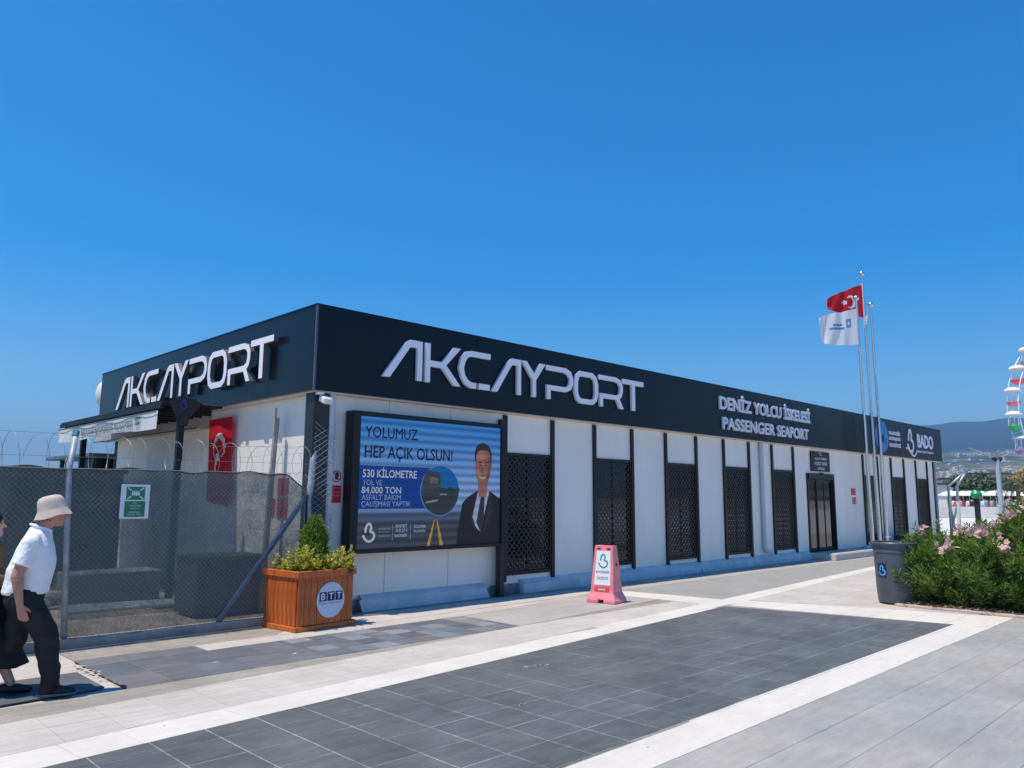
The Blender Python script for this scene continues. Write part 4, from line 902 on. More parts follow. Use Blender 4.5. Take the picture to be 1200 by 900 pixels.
# hanging flag on the left wall
t = thing('hanging_flag', 'long red crescent flag hanging on the white side wall', 'flag', (0,0,0))
b = MB(); nx, ny = 30, 44; vs = []
for j in range(ny+1):
    for i in range(nx+1):
        u = i/nx; v = j/ny; yy = 3.52-.87*u+.10*v*v*(1-u)*0; zz = 2.85-v*1.34-(.10*v*u if v > .9 else 0)
        sw = .045*sin(u*8+v*2.2)*v+.02*sin(u*15+v*5)*v
        vs.append((.10+sw, yy+.03*v*sin(v*4), zz))
b.add(vs, [(j*(nx+1)+i, (j+1)*(nx+1)+i, (j+1)*(nx+1)+i+1, j*(nx+1)+i+1) for j in range(ny) for i in range(nx)])
def vcres(u, v):
    # crescent opening downward, star beneath it, drawn down the flag
    x = (u-.5)*.87; y = (v-.34)*1.34
    if hypot(x, y) < .22 and hypot(x, y-.055) > .172: return True
    sx_, sy_ = x, y-.20; r = hypot(sx_, sy_); a = atan2(sx_, sy_); return r < .10*(.5+.5*abs(cos(2.5*a)))
b.m = [1 if vcres((k % nx+.5)/nx, (k//nx+.5)/ny) else 0 for k in range(nx*ny)]
b.build('cloth', [FR, FWh], t, smooth='all')
# wall plates behind the net
t = thing('yard_warning_plates', 'pair of red and white notices on the side wall behind the netting', 'sign', (0,0,0))
for (y0, z0, y1, z1, mm) in ((.92,1.60,1.22,1.85,'red'),(.92,1.28,1.22,1.57,'red'),(1.30,1.30,1.42,1.55,'red')):
    b = MB(); b.box(WX-.012, y0, z0, WX-.001, y1, z1); b.build('plate', M[mm], t)
# leaning timber / pipe in the yard
b = MB(); b.path([(-.02,1.15,-.02),(.02,1.12,1.6),(.06,1.1,2.72)],[.05,.046,.04],8); b.box(.0,1.06,2.5,.03,1.10,2.86)
tag(b.build('yard_post', mat('grey wood', (.38,.34,.32), rough=.8, var=.2, vscale=10)), 'bare grey post standing behind the net near the building corner', 'post')
# dark crate, rubble heap, cabinet
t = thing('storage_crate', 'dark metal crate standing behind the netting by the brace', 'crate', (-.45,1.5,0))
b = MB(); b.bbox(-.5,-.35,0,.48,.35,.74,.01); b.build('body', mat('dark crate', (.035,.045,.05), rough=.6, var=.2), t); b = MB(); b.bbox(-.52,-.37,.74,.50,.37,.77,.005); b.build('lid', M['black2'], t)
b = MB(); rr = random.Random(3)
for k in range(90):
    x = rr.gauss(-1.6,.5); y = rr.gauss(4.2,.35); s = rr.uniform(.04,.16); b.ell((x,y,.03+rr.random()*.12),(s,s*rr.uniform(.6,1),s*.6),6,4)
b.build('rubble_heap', M['conc'], kind='stuff')
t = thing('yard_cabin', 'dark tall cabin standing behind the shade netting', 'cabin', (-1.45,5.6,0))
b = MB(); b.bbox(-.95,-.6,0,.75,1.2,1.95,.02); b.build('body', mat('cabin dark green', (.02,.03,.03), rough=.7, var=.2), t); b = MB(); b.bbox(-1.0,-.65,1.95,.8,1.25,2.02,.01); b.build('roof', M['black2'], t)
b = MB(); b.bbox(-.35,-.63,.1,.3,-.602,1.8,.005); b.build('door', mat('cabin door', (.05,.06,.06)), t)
b = MB()
for k in range(4): b.tube((-2.2,2.2+.12*k,.06+.01*k),(-.3,2.1+.12*k,.06),.03,n=8)
tag(b.build('pipe_pile', M['galv_dull']), 'loose grey pipes lying on the yard ground behind the net', 'pipes')
b = MB(); b.bbox(-1.9,3.3,0,-.6,3.9,.45,.02); b.build('low_wall', M['rubble'], kind='structure')
# lower roof beyond the far corner
t = thing('rear_shelter', 'low roofed shelter beyond the far corner of the terminal', 'shelter', (0,0,0))
b = MB(); b.bbox(-.1,9.2,2.42,1.6,12.6,2.50,.01); b.build('roof', mat('blue grey roof', (.10,.16,.22), rough=.5), t)
b = MB(); b.bbox(.1,9.6,2.12,.6,10.6,2.40,.01); b.build('beam', M['black2'], t)
for y in (9.5, 12.2):
    b = MB(); b.bbox(.15,y,0,.27,y+.1,2.42,.004); b.build('post', M['black2'], t)

# ------------------------------------------------------------------ planter
pt = thing('wooden_planter', 'square orange-brown wooden planter box with round white badge', 'planter', (-.555,-.80,0), radians(5.0))
PW, PD, PH = .83, .72, .70
wood = mat('varnished wood', (.52,.095,.018), rough=.38, var2=(.68,.18,.035), var=.3, vscale=7, stretch=(6,6,.8), rand=.16, bump=.15, bscale=30)
b = MB(); b.box(.03,.03,.06,PW-.03,PD-.03,PH-.10); b.build('liner', mat('dark liner', (.05,.02,.01)), pt)
npl = 9; pw = (PW-.02)/npl
b = MB(); b.bbox(0,-.003,.06,pw-.004,.022,PH-.08,.004); pl0 = b.build('plank', wood, pt); pl0.location = (.01,0,0)
for k in range(1, npl): link('plank', pl0.data, pt).location = (.01+k*pw,0,0)
for k in range(npl): link('plank', pl0.data, pt).location = (.01+k*pw, PD-.02, 0)
b = MB(); b.bbox(-.003,0,.06,.022,pw-.004,PH-.08,.004); pl1 = b.build('plank', wood, pt); pl1.location = (0,.03,0)
for k in range(1, 7): link('plank', pl1.data, pt).location = (0,.03+k*pw,0)
for k in range(7): link('plank', pl1.data, pt).location = (PW-.02,.03+k*pw,0)
for (a, c) in ((0.0,.06),(PH-.08,PH)):
    e = .022 if a else .03
    for q in ((-e,-e,PW+e,.035),( -e,PD-.035,PW+e,PD+e),(-e,.036,.035,PD-.036),(PW-.035,.036,PW+e,PD-.036)):
        b = MB(); b.bbox(q[0],q[1],a,q[2],q[3],c,.006); b.build('rim_board', wood, pt)
b = MB(); b.box(.035,.035,PH-.12,PW-.035,PD-.035,PH-.075); b.build('soil', mat('soil', (.12,.05,.03), rough=.95, var=.4, vscale=20, bump=.6), pt)
badge = MB(); badge.prism([circle2(.475,.335,.205,40,.212)], (0,-.012,0), UX, UZ, .006); bd = badge.build('badge', mat('pale badge', (.60,.70,.80), rough=.35), pt)
b = MB()
for i in range(3): fprint(b, [[(.305+i*.118,.325),(.412+i*.118,.325),(.412+i*.118,.435),(.305+i*.118,.435)]], (0,-.0132,0), UX, UZ)
b.build('badge_square', M['navy'], bd)
b = MB()
for i, s in enumerate('BTT'): put_text(b, s, (.329+i*.118,-.0142,.343), UX, UZ, .058, .075, .03)
b.build('badge_letters', M['print_white'], bd)
b = MB(); put_text(b, 'Balıkesir Toplu Taşıma', (.31,-.0135,.285), UX, UZ, .33, .028, .0); b.build('badge_text', M['print_grey'], bd)

def leaves(b, p, d, n, length, L, W, spread=1.0, r=rnd, whorl=3):
    """shoot of narrow leaves along d from p"""
    d = Vector(d).normalized(); a0 = d.orthogonal().normalized(); b0 = d.cross(a0)
    for i in range(n):
        t = length*(i/n)**.8; a = r.uniform(0, 2*pi); side = a0*cos(a)+b0*sin(a)
        up_ = .45+.75*(i/n)
        ld = (side*spread+d*up_+Vector((0,0,-.05))).normalized(); base = Vector(p)+d*t
        wv = ld.cross(Vector((r.uniform(-1,1), r.uniform(-1,1), r.uniform(-1,1)))).normalized(); l = L*r.uniform(.7,1.15); w_ = W*r.uniform(.8,1.2)
        tip = base+ld*l+Vector((0,0,-l*.12*r.random())); mid = base+ld*l*.45
        nn = ld.cross(wv)*w_*.25
        b.add([base, mid+wv*w_+nn, tip, mid-wv*w_+nn], [(0,1,2),(0,2,3)])
thu = leafmat('thuja foliage', (.09,.18,.02), (.30,.42,.08), .35); yel = leafmat('yellow green leaf', (.80,.66,.10), (.36,.42,.06), .35); grn = leafmat('dark shrub leaf', (.03,.09,.015), (.10,.20,.03), .3)
th = thing('dwarf_conifer', 'small bright green conical conifer in the wooden planter', 'shrub', (-.14,-.42,PH-.1))
b = MB(); r_ = random.Random(11)
for k in range(2200):
    z = r_.random()**1.15; a = r_.uniform(0, 2*pi); R_ = .225*(1-z)**.55*(.86+.16*sin(z*13+a*2)+.10*sin(a*5+z*9)) + .012; rr_ = R_*(.45+.66*r_.random())
    p = Vector((rr_*cos(a), rr_*sin(a), .02+z*.68)); leaves(b, p, (cos(a)*.5, sin(a)*.5, 1), 5, .055, .042, .009, .5, r_)
b.build('foliage', thu, th, kind='stuff'); b = MB(); b.tube((0,0,-.03),(0,0,.4),.015,.006,6); b.build('stem', mat('bark', (.12,.08,.05), rough=.9), th)
ys = [(-.46,-.60),(-.34,-.68),(-.20,-.66),(-.02,-.66),(.10,-.58),(.20,-.45),(-.50,-.40),(.0,-.25),(.16,-.68)]
for i, (x, y) in enumerate(ys):
    r_ = random.Random(20+i); lab = ['yellow green shrublet at the left front corner of the planter','yellow green shrublet, second from the left along the planter front','leafy shrublet in front of the conifer, left side','yellow tipped shrublet in front of the conifer, right side','shrublet behind the badge side of the planter rim','shrublet nearest the screen in the planter','shrublet at the back left of the planter','shrublet hidden behind the conifer in the planter','single low sprig at the right front corner of the planter'][i]
    t = thing('golden_shrub', lab, 'shrub', (x, y, PH-.1), 0, 'golden shrubs in the planter')
    b = MB(); c2 = MB()
    for k in range(30):
        a = r_.uniform(0, 2*pi); h = r_.choice((.7,.9,1.1,1.5))*r_.uniform(.08,.27)*(.75 if i in (2,6) else 1.05)*(1 if i < 8 else .75); d = Vector((cos(a)*.35, sin(a)*.35, 1)); p = Vector((r_.gauss(0,.04), r_.gauss(0,.04), .0))
        leaves(c2, p+d*h*.15, d, 9, h*.6, .050, .014, 1.0, r_); leaves(b, p+d*h*.6, d, 12, h*.4, .048, .014, 1.0, r_)
    b.build('leaf_tips', yel, t, kind='stuff'); c2.build('foliage', grn, t, kind='stuff')

# ------------------------------------------------------------------ pink floor sign
sgn = thing('floor_sign', 'pink plastic A-board sign with white poster standing on the paving', 'sign', (4.32,-1.58,0), radians(-79))
pink = mat('faded pink plastic', (.84,.25,.29), rough=.45, var=.16, vscale=6)
def frus(x0, y0, z0, x1, y1, z1):
    b = MB(); b.add([(-x0,-y0,z0),(x0,-y0,z0),(x0,y0,z0),(-x0,y0,z0),(-x1,-y1,z1),(x1,-y1,z1),(x1,y1,z1),(-x1,y1,z1)], [(0,3,2,1),(4,5,6,7),(0,1,5,4),(1,2,6,5),(2,3,7,6),(3,0,4,7)]); return b
b = frus(.195,.155,.16,.155,.065,.86); b.add(*[(lambda q: (q.v, q.f))(frus(.235,.20,.06,.196,.156,.16))][0]); b.build('body', pink, sgn)
b = MB()
for sx_ in (-1, 1): b.bbox(sx_*.145-.10,-.205,0,sx_*.145+.10,.205,.06,.01)
b.build('foot', pink, sgn)
def facept(z): # front face y at height z
    return -(.155+(.065-.155)*(z-.16)/.70)
fy0, fy1 = facept(.2), facept(.8); uz_ = Vector((0, fy1-fy0, .6)).normalized(); o_ = Vector((0, fy0-.004, .2))
b = MB(); b.prism([[(-.14,.07),(.14,.07),(.118,.585),(-.118,.585)]], o_, UX, uz_, .002); po = b.build('poster', mat('poster white', (.82,.85,.86), rough=.4), sgn)
b = MB(); b.prism([ribbon(logo_pts(.0, .43, .105), .024)], o_+Vector((0,-.0015,0)), UX, uz_, .0006); b.build('heart_logo', mat('teal blue', (.02,.28,.45), rough=.4), po)
b = MB(); put_text(b, 'BÜYÜKŞEHİR', o_+Vector((-.115,-.0015,0))+uz_*.24, UX, uz_, .23, .055, .005); put_text(b, 'ÇALIŞIYOR', o_+Vector((-.095,-.0015,0))+uz_*.14, UX, uz_, .19, .06, .005); b.build('poster_text', M['print_grey'], po)
b = MB(); b.prism([[(-.13,-.025),(.13,-.025),(.125,.045),(-.125,.045)]], o_, UX, uz_, .002); b.build('badge_strip', mat('strip red', (.75,.07,.06), rough=.4), sgn)
b = MB(); put_text(b, 'BASKİ', o_+Vector((-.06,-.003,0))+uz_*-.01, UX, uz_, .12, .04, .03); b.build('badge_text', M['print_white'], sgn)
b = MB()
for x in (-.085,.085): b.prism([[(x-.03,.61),(x+.03,.61),(x+.03,.63),(x-.03,.63)]], o_+Vector((0,-.001,0)), UX, uz_, .002)
b.box(.172,-.012,.56,.185,.012,.60); b.build('slot', M['black'], sgn)

# ------------------------------------------------------------------ bin
bn_ = thing('litter_bin', 'grey round plastic litter bin with blue sticker beside the oleander hedge', 'bin', (7.62,-4.72,0))
gp = mat('grey plastic bin', (.075,.095,.115), rough=.42, var=.12, vscale=5)
b = MB(); b.lathe([(.268,.03),(.273,.05),(.279,.14),(.283,.15),(.302,.78),(.312,.79),(.312,.81),(.307,.82),(.315,.90),(.335,.905),(.34,.93),(.33,.945),(.31,.94),(.30,.80),(.26,.1)], (0,0,0), 40); b.build('body', gp, bn_, smooth=True)
b = MB(); b.lathe([(.255,0),(.26,.0),(.262,.03),(.0,.03)], (0,0,0), 32); b.build('base', M['black'], bn_)
vs = []; b = MB(); a0 = radians(150)
for i in range(7):
    a = a0+radians(30)*i/6-radians(6)
    for z in (.40,.62): vs.append(((.2915+.0022+(z-.4)*.031)*cos(a), (.2915+.0022+(z-.4)*.031)*sin(a), z))
b.add(vs, [(2*i,2*i+2,2*i+3,2*i+1) for i in range(6)]); b.build('sticker', M['navy'], bn_)
b = MB(); P = logo_pts(0,0,.075); R2 = []
for (x, z) in ribbon(P, .02): 
    a = a0+radians(9)+x/.29; zz = .51+z; R2.append(((.2915+.0040+(zz-.4)*.031)*cos(a), (.2915+.0040+(zz-.4)*.031)*sin(a), zz))
m_ = len(R2)//2; b.add(R2, [(i, i+1, 2*m_-2-i, 2*m_-1-i) for i in range(m_-1)]); b.build('sticker_logo', mat('sticker cyan', (.06,.40,.75)), bn_)
# low dark bench by the wall
t = thing('wicker_trough', 'dark woven trough standing by the wall behind the bin', 'planter', (21.4,-.45,0))
b = MB(); b.bbox(-.9,-.2,.05,.9,.2,.45,.01); b.build('body', mat('dark wicker', (.03,.03,.035), rough=.6, bump=1, bscale=30, var=.5, vscale=30), t); b = MB(); b.bbox(-.93,-.23,.45,.93,.23,.48,.006); b.build('rim', M['black'], t)

# ------------------------------------------------------------------ oleander hedge
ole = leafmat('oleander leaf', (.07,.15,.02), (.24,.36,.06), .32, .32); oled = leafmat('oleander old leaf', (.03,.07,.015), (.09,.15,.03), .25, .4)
petal = leafmat('pink petal', (.85,.42,.45), (.90,.68,.64), .4, .6); branch = mat('oleander stem', (.16,.11,.07), rough=.85, var=.2)
fl = MB(); r_ = random.Random(5)
for k in range(7):
    c = Vector((r_.gauss(0,.035), r_.gauss(0,.035), r_.gauss(0,.025)))
    ax = Vector((r_.uniform(-1,1), r_.uniform(-1,1), r_.uniform(.2,1))).normalized(); a_ = ax.orthogonal().normalized(); b_ = ax.cross(a_)
    for q in range(5):
        d = a_*cos(q*2*pi/5)+b_*sin(q*2*pi/5); s_ = ax.cross(d); fl.add([c, c+d*.022+s_*.013+ax*.006, c+d*.034+ax*.008, c+d*.022-s_*.013+ax*.006], [(0,1,2,3)])
flme = bpy.data.meshes.new('flower_cluster'); flme.from_pydata(fl.v, [], fl.f); flme.materials.append(petal)
bushes = [(8.02,-5.16,.68,.60,1.14),(8.0,-5.85,.72,.62,1.26),(8.05,-6.5,.78,.72,1.60),(9.1,-5.6,.7,.6,1.22),(9.3,-6.35,.8,.75,1.60),(8.1,-7.8,.8,.8,1.5),(10.4,-6.2,.8,.7,1.25),(10.4,-7.4,.9,.8,1.5)]
blab = ['oleander bush overhanging the grey bin, left end of the hedge','second oleander bush from the bin in the front row','taller oleander bush in the front row at the right edge','oleander bush behind the two front bushes','tall oleander bush in the middle row with pink flowers','oleander bush at the near end of the hedge, outside the picture edge','oleander bush in the back row beside the promenade','tallest oleander bush at the back of the hedge']
for i, (x, y, rx, ry, h) in enumerate(bushes):
    r_ = random.Random(100+i); t = thing('oleander_bush', blab[i], 'bush', (x, y, 0), 0, 'oleander bushes in the hedge')
    b = MB(); st_ = MB(); old = MB(); tips = []
    for k in range(430 if x < 9 else 330):
        a = r_.uniform(0, 2*pi); q = r_.random()**.5; zz = r_.random()**.7
        prof = (.62+.55*sin(min(1, zz*1.15)*pi*.8)) if zz < .9 else .7
        px = rx*q*cos(a)*prof; py = ry*q*sin(a)*prof; hz = h*(.10+.90*zz)*(1-.28*q*q)
        d = Vector((px*.9+r_.gauss(0,.2), py*.9+r_.gauss(0,.2), .75+.3*r_.random()))
        p = Vector((px, py, hz))-d.normalized()*.22
        if r_.random() < .13: p = p+d.normalized()*r_.uniform(.06,.20)
        leaves(b, p, d, 22, .24, .115, .0095, .9, r_)
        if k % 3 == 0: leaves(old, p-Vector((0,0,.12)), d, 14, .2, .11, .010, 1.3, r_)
        if k % 5 == 0: st_.path([(px*.12, py*.12, 0), (px*.6, py*.6, hz*.45), tuple(p+d.normalized()*.12)], [.012,.009,.005], 4)
        if zz > .45: tips.append(p+d.normalized()*.30)
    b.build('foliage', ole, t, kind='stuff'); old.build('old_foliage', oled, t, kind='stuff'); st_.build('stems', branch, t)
    r_.shuffle(tips)
    for p in tips[:(6 if i < 2 else 12)]:
        c = link('flower_cluster', flme, t); c.location = p; c.rotation_euler = (r_.uniform(0,6), r_.uniform(0,6), 0); s_ = r_.uniform(1.1,2.0); c.scale = (s_,s_,s_)
bed = MB(); bed.add([(7.33,-4.9,.02),(7.42,-9,.02),(16,-9,.02),(16,-4.75,.02)], [(0,1,2,3)]); bed.build('planting_bed', mat('bed soil', (.16,.11,.08), rough=.95, var=.4, vscale=6, bump=.8), kind='structure')
b = MB(); b.bbox(7.27,-9,0,7.36,-4.82,.035,.006); b.bbox(7.36,-4.85,0,16,-4.76,.035,.006); b.build('bed_kerb', mat('pinkish kerb', (.52,.42,.38), rough=.8, var=.15), kind='structure')
b = MB(); r_ = random.Random(9)
for k in range(500):
    x = 7.30+abs(r_.gauss(0,.25)); y = r_.uniform(-8,-4.85); leaves(b, (x,y,.04), (r_.uniform(-1,1), r_.uniform(-1,1), .1), 2, .03, .09, .008, .3, r_)
b.build('fallen_leaves', leafmat('dry leaf', (.20,.13,.07), (.34,.26,.16), .1), kind='stuff')

# ------------------------------------------------------------------ people
def capsule(b, p0, r0, p1, r1, n=14):
    p0 = Vector(p0); p1 = Vector(p1); d = (p1-p0).normalized(); a = d.orthogonal().normalized(); c = d.cross(a); rings = []
    for t in (0, .25, .5, .75, 1.0):
        an = pi/2*t; rings.append((p0-d*r0*cos(an), r0*sin(an)))
    for t in (0, .25, .5, .75, 1.0):
        an = pi/2*t; rings.append((p1+d*r1*sin(an), r1*cos(an)))
    vs = []
    for q, r in rings: vs += [q+(a*cos(2*pi*k/n)+c*sin(2*pi*k/n))*max(r, 1e-4) for k in range(n)]
    m = len(rings); b.add(vs, [(i*n+k, i*n+(k+1)%n, (i+1)*n+(k+1)%n, (i+1)*n+k) for i in range(m-1) for k in range(n)])
def fuse(name, b, voxel, mm, parent, smooth=6, sf=.6, disp=None):
    me = bpy.data.meshes.new(name+'_src'); me.from_pydata(b.v, [], b.f); me.update()
    o = bpy.data.objects.new('tmp', me); COL.objects.link(o)
    rm = o.modifiers.new('r', 'REMESH'); rm.mode = 'VOXEL'; rm.voxel_size = voxel; rm.adaptivity = 0
    sm = o.modifiers.new('s', 'SMOOTH'); sm.factor = sf; sm.iterations = smooth
    if disp:
        tx = bpy.data.textures.new('fold', 'CLOUDS'); tx.noise_scale = disp[1]; dm = o.modifiers.new('d', 'DISPLACE'); dm.texture = tx; dm.strength = disp[0]; dm.mid_level = .5
    bpy.context.view_layer.update(); dg = bpy.context.evaluated_depsgraph_get(); r = bpy.data.meshes.new_from_object(o.evaluated_get(dg))
    bpy.data.objects.remove(o); bpy.data.meshes.remove(me); r.materials.clear(); r.materials.append(mm); r.name = name
    r.polygons.foreach_set('use_smooth', [True]*len(r.polygons)); return link(name, r, parent)
skin = mat('skin', (.46,.22,.15), rough=.5, var=.08, vscale=12); skin2 = mat('fair skin', (.52,.30,.24), rough=.5)
def hand(b, w_, fwd, side, palm_n, s=1.0):
    """relaxed hand hanging from wrist w_ ; fwd = finger direction, side = thumb side, palm_n = palm normal"""
    w_ = Vector(w_); f = Vector(fwd).normalized(); sd = Vector(side).normalized(); pn = Vector(palm_n).normalized()
    for q in (-.022, 0, .022): capsule(b, w_+f*.02+sd*q*.6*s, .016, w_+f*.085*s+sd*q*s, .0135)
    for i, (q, L, cu) in enumerate(((.030,.066,.3),(.010,.075,.4),(-.010,.070,.5),(-.029,.055,.6))):
        p = w_+f*.088*s+sd*q*s; d = (f+pn*.15*cu).normalized(); k1 = p+d*L*.45; d2 = (f+pn*1.1*cu).normalized(); k2 = k1+d2*L*.32; d3 = (f*.8+pn*1.8*cu).normalized(); k3 = k2+d3*L*.26
        capsule(b, p, .0095, k1, .009, 8); capsule(b, k1, .009, k2, .008, 8); capsule(b, k2, .008, k3, .007, 8)
    t0 = w_+f*.035+sd*.022; t1 = t0+(f*.6+sd*.55+pn*.25).normalized()*.042; t2 = t1+(f*.9+sd*.15+pn*.3).normalized()*.032
    capsule(b, t0, .014, t1, .0105, 8); capsule(b, t1, .0105, t2, .0085, 8)
# local frame: +x forward, +y left, z up. Camera sees the right side (-y).
man = thing('person', 'man in white polo shirt, beige bucket hat and black trousers walking past the fence', 'person', (-3.57,-1.92,0), radians(-22)); man.scale = (.925,.925,.925)
b = MB()
def mring(b, rings, n=28):
    o = len(b.v)
    for (z, xa, xb, ry) in rings:
        for k in range(n):
            q = 2*pi*k/n; b.v.append(((xa+xb)/2+(xb-xa)/2*cos(q), ry*sin(q), z))
    m = len(rings); b.f += [(o+i*n+k, o+i*n+(k+1)%n, o+(i+1)*n+(k+1)%n, o+(i+1)*n+k) for i in range(m-1) for k in range(n)]+[tuple(o+k for k in range(n))[::-1], tuple(o+(m-1)*n+k for k in range(n))]; b.m += [0]*((m-1)*n+2)
mring(b, [(.84,-.19,.04,.13),(.95,-.20,.08,.15),(1.10,-.19,.10,.16),(1.25,-.15,.09,.165),(1.33,-.11,.07,.15),(1.38,-.08,.055,.09),(1.42,-.06,.05,.06)])
capsule(b, (-.035,.145,1.325), .058, (-.035,-.145,1.325), .058); capsule(b, (-.02,0,1.36), .068, (.04,0,1.47), .06)
hc = Vector((.075,0,1.555))
Rh = Matrix.Rotation(radians(10), 3, 'Y')
b.ell(hc, (.102,.077,.118), 20, 14, Rh); b.ell(hc+Vector((.045,0,-.055)), (.06,.055,.055), 14, 9); capsule(b, hc+Vector((.055,0,-.088)), .03, hc+Vector((.075,0,-.092)), .022)
capsule(b, hc+Vector((.090,0,.010)), .011, hc+Vector((.124,0,-.030)), .014); capsule(b, hc+Vector((.105,0,-.03)), .012, hc+Vector((.120,0,-.032)), .012); capsule(b, hc+Vector((.102,-.012,-.03)), .008, hc+Vector((.102,.012,-.03)), .008); capsule(b, hc+Vector((.084,-.034,.026)), .011, hc+Vector((.084,.034,.026)), .011)
capsule(b, hc+Vector((.094,-.016,-.056)), .008, hc+Vector((.094,.016,-.056)), .008); capsule(b, hc+Vector((.090,-.014,-.068)), .008, hc+Vector((.090,.014,-.068)), .008)
for s_ in (-1, 1): b.ell(hc+Vector((-.008,.078*s_,-.016)), (.018,.010,.030), 10, 8)
sr = Vector((-.045,-.185,1.305)); er = Vector((-.115,-.235,1.03)); wr_ = Vector((-.075,-.225,.80)); capsule(b, sr, .055, er, .045); capsule(b, er, .046, wr_, .029); capsule(b, er+Vector((.01,0,-.03)), .047, er+Vector((.02,0,-.10)), .042)
hand(b, wr_, (.30,.0,-1), (.9,.1,.25), (.1,1,0))
sl_ = Vector((-.045,.185,1.305)); el = Vector((-.06,.235,1.03)); wl = Vector((-.02,.22,.81)); capsule(b, sl_, .055, el, .043); capsule(b, el, .044, wl, .028); hand(b, wl, (.35,0,-1), (.9,-.1,.3), (.1,-1,0))
# legs
hr, kr, ar_ = Vector((-.07,-.09,.86)), Vector((.13,-.09,.50)), Vector((.20,-.085,.09)); hl, kl, al = Vector((-.10,.09,.86)), Vector((-.13,.09,.47)), Vector((-.37,.09,.13))
for h_, k_, a_ in ((hr,kr,ar_),(hl,kl,al)): capsule(b, h_, .085, k_, .058); capsule(b, k_, .056, a_, .038)
capsule(b, ar_+Vector((-.03,0,-.045)), .035, ar_+Vector((.13,0,-.055)), .03); capsule(b, al+Vector((-.04,0,-.0)), .033, al+Vector((.10,0,-.09)), .028)
fuse('body', b, .0055, skin, man, 4, .5)
# polo
wh = mat('white polo cotton', (.80,.82,.86), rough=.85, bump=.25, bscale=22)
b = MB()
mring(b, [(.86,-.25,.095,.178),(.885,-.258,.105,.182),(.98,-.245,.118,.178),(1.07,-.235,.135,.182),(1.16,-.205,.135,.182),(1.25,-.175,.12,.182),(1.32,-.145,.10,.165),(1.37,-.12,.085,.125),(1.41,-.10,.075,.085),(1.44,-.085,.07,.07)], 36)
capsule(b, (-.04,.14,1.325), .072, (-.04,-.14,1.325), .072)
for s0, e0 in ((sr, er), (sl_, el)): capsule(b, s0, .072, s0+(e0-s0)*.45, .070); q_ = MB(); q_.tube(s0+(e0-s0)*.3, s0+(e0-s0)*.68, .068, .076, 20); b.add(q_.v, q_.f)
polo = fuse('polo_shirt', b, .006, wh, man, 8, .5, (.013, .07))
b = MB(); b.path(catmull([(-.03,-.066,1.445),(-.085,0,1.46),(-.03,.066,1.445),(.04,.05,1.425),(.078,0,1.40),(.04,-.05,1.425)],4,True),.013,6,True); b.build('collar', wh, polo, smooth='all')
# trousers
bk = mat('black trouser cloth', (.008,.008,.010), rough=.75, bump=.2, bscale=60)
b = MB(); mring(b, [(.74,-.20,.03,.15),(.80,-.235,.07,.17),(.88,-.235,.075,.165),(.93,-.23,.075,.158),(.945,-.225,.07,.15)], 32)
for h_, k_, a_ in ((hr,kr,ar_),(hl,kl,al)):
    capsule(b, h_+Vector((0,0,-.02)), .122, k_, .096); capsule(b, k_, .096, a_+Vector((-.01,0,.02)), .072)
    capsule(b, a_+Vector((-.02,0,.03)), .074, a_+Vector((-.01,0,-.005)), .075)
fuse('trousers', b, .008, bk, man, 6, .6, (.035, .11))
# shoes
shoe = mat('black shoe', (.012,.012,.013), rough=.55); sole = mat('grey sole', (.18,.18,.18), rough=.8)
for a_, tilt in ((ar_, 0), (al, 22)):
    b = MB(); R_ = Matrix.Rotation(radians(tilt), 4, 'Y'); o_ = a_+Vector((0,0,-.02))
    q = MB(); capsule(q, (-.055,0,-.025), .042, (.06,0,-.028), .043); capsule(q, (.06,0,-.030), .044, (.155,0,-.042), .031); capsule(q, (-.05,0,.01), .042, (.0,0,.01), .045); q.xf(Matrix.Translation(o_) @ R_); fuse('shoe', q, .006, shoe, man, 4, .5)
    q = MB(); q.prism([catmull([(-.105,-.03,0),(-.11,.03,0),(-.02,.042,0),(.1,.046,0),(.185,.02,0),(.19,-.015,0),(.12,-.042,0),(0,-.038,0)],3,True)], (0,0,-.052), Vector((1,0,0)), Vector((0,1,0)), .018); q.xf(Matrix.Translation(o_) @ R_); q.build('sole', sole, man)
# hat
hatm = mat('beige hat cotton', (.56,.48,.41), rough=.85, var=.06, vscale=20, bump=.2, bscale=120)
b = MB(); n_ = 36; prof = [(0,.118),(.045,.116),(.078,.105),(.096,.082),(.104,.05),(.110,.0),(.113,-.012),(.118,-.025),(.130,-.050),(.142,-.076),(.144,-.080),(.139,-.078),(.127,-.053),(.108,-.018)]
for (r, z) in prof:
    for k in range(n_):
        a = 2*pi*k/n_; rr_ = r*(1+.02*sin(5*a+z*30)); b.v.append((rr_*1.06*cos(a), rr_*.90*sin(a), z+(.006*sin(4*a) if r > .12 else 0)))
b.f = [(i*n_+k, (i+1)*n_+k, (i+1)*n_+(k+1)%n_, i*n_+(k+1)%n_) for i in range(len(prof)-1) for k in range(n_)]; b.m = [0]*len(b.f)
b.xf(Matrix.Translation(hc+Vector((-.008,0,.046))) @ Matrix.Rotation(radians(-14), 4, 'Y')); hat = b.build('bucket_hat', hatm, man, smooth='all')
b = MB()
for s_ in (-1, 1): b.ell(hc+Vector((.088,.030*s_,.002)), (.008,.011,.008), 8, 6)
b.build('eyes', mat('eye dark', (.03,.02,.02), rough=.2), man)
b = MB()
for s_ in (-1, 1):
    for k in range(90): 
        a = rnd.uniform(-1.2,1.2); p = hc+Vector((-.045+.045*rnd.uniform(-1,1), .066*s_, rnd.uniform(-.06,-.02))); b.ell(p, (.009,.008,.010), 5, 4)
b.build('hair', mat('grey hair', (.12,.11,.10), rough=.9), man)

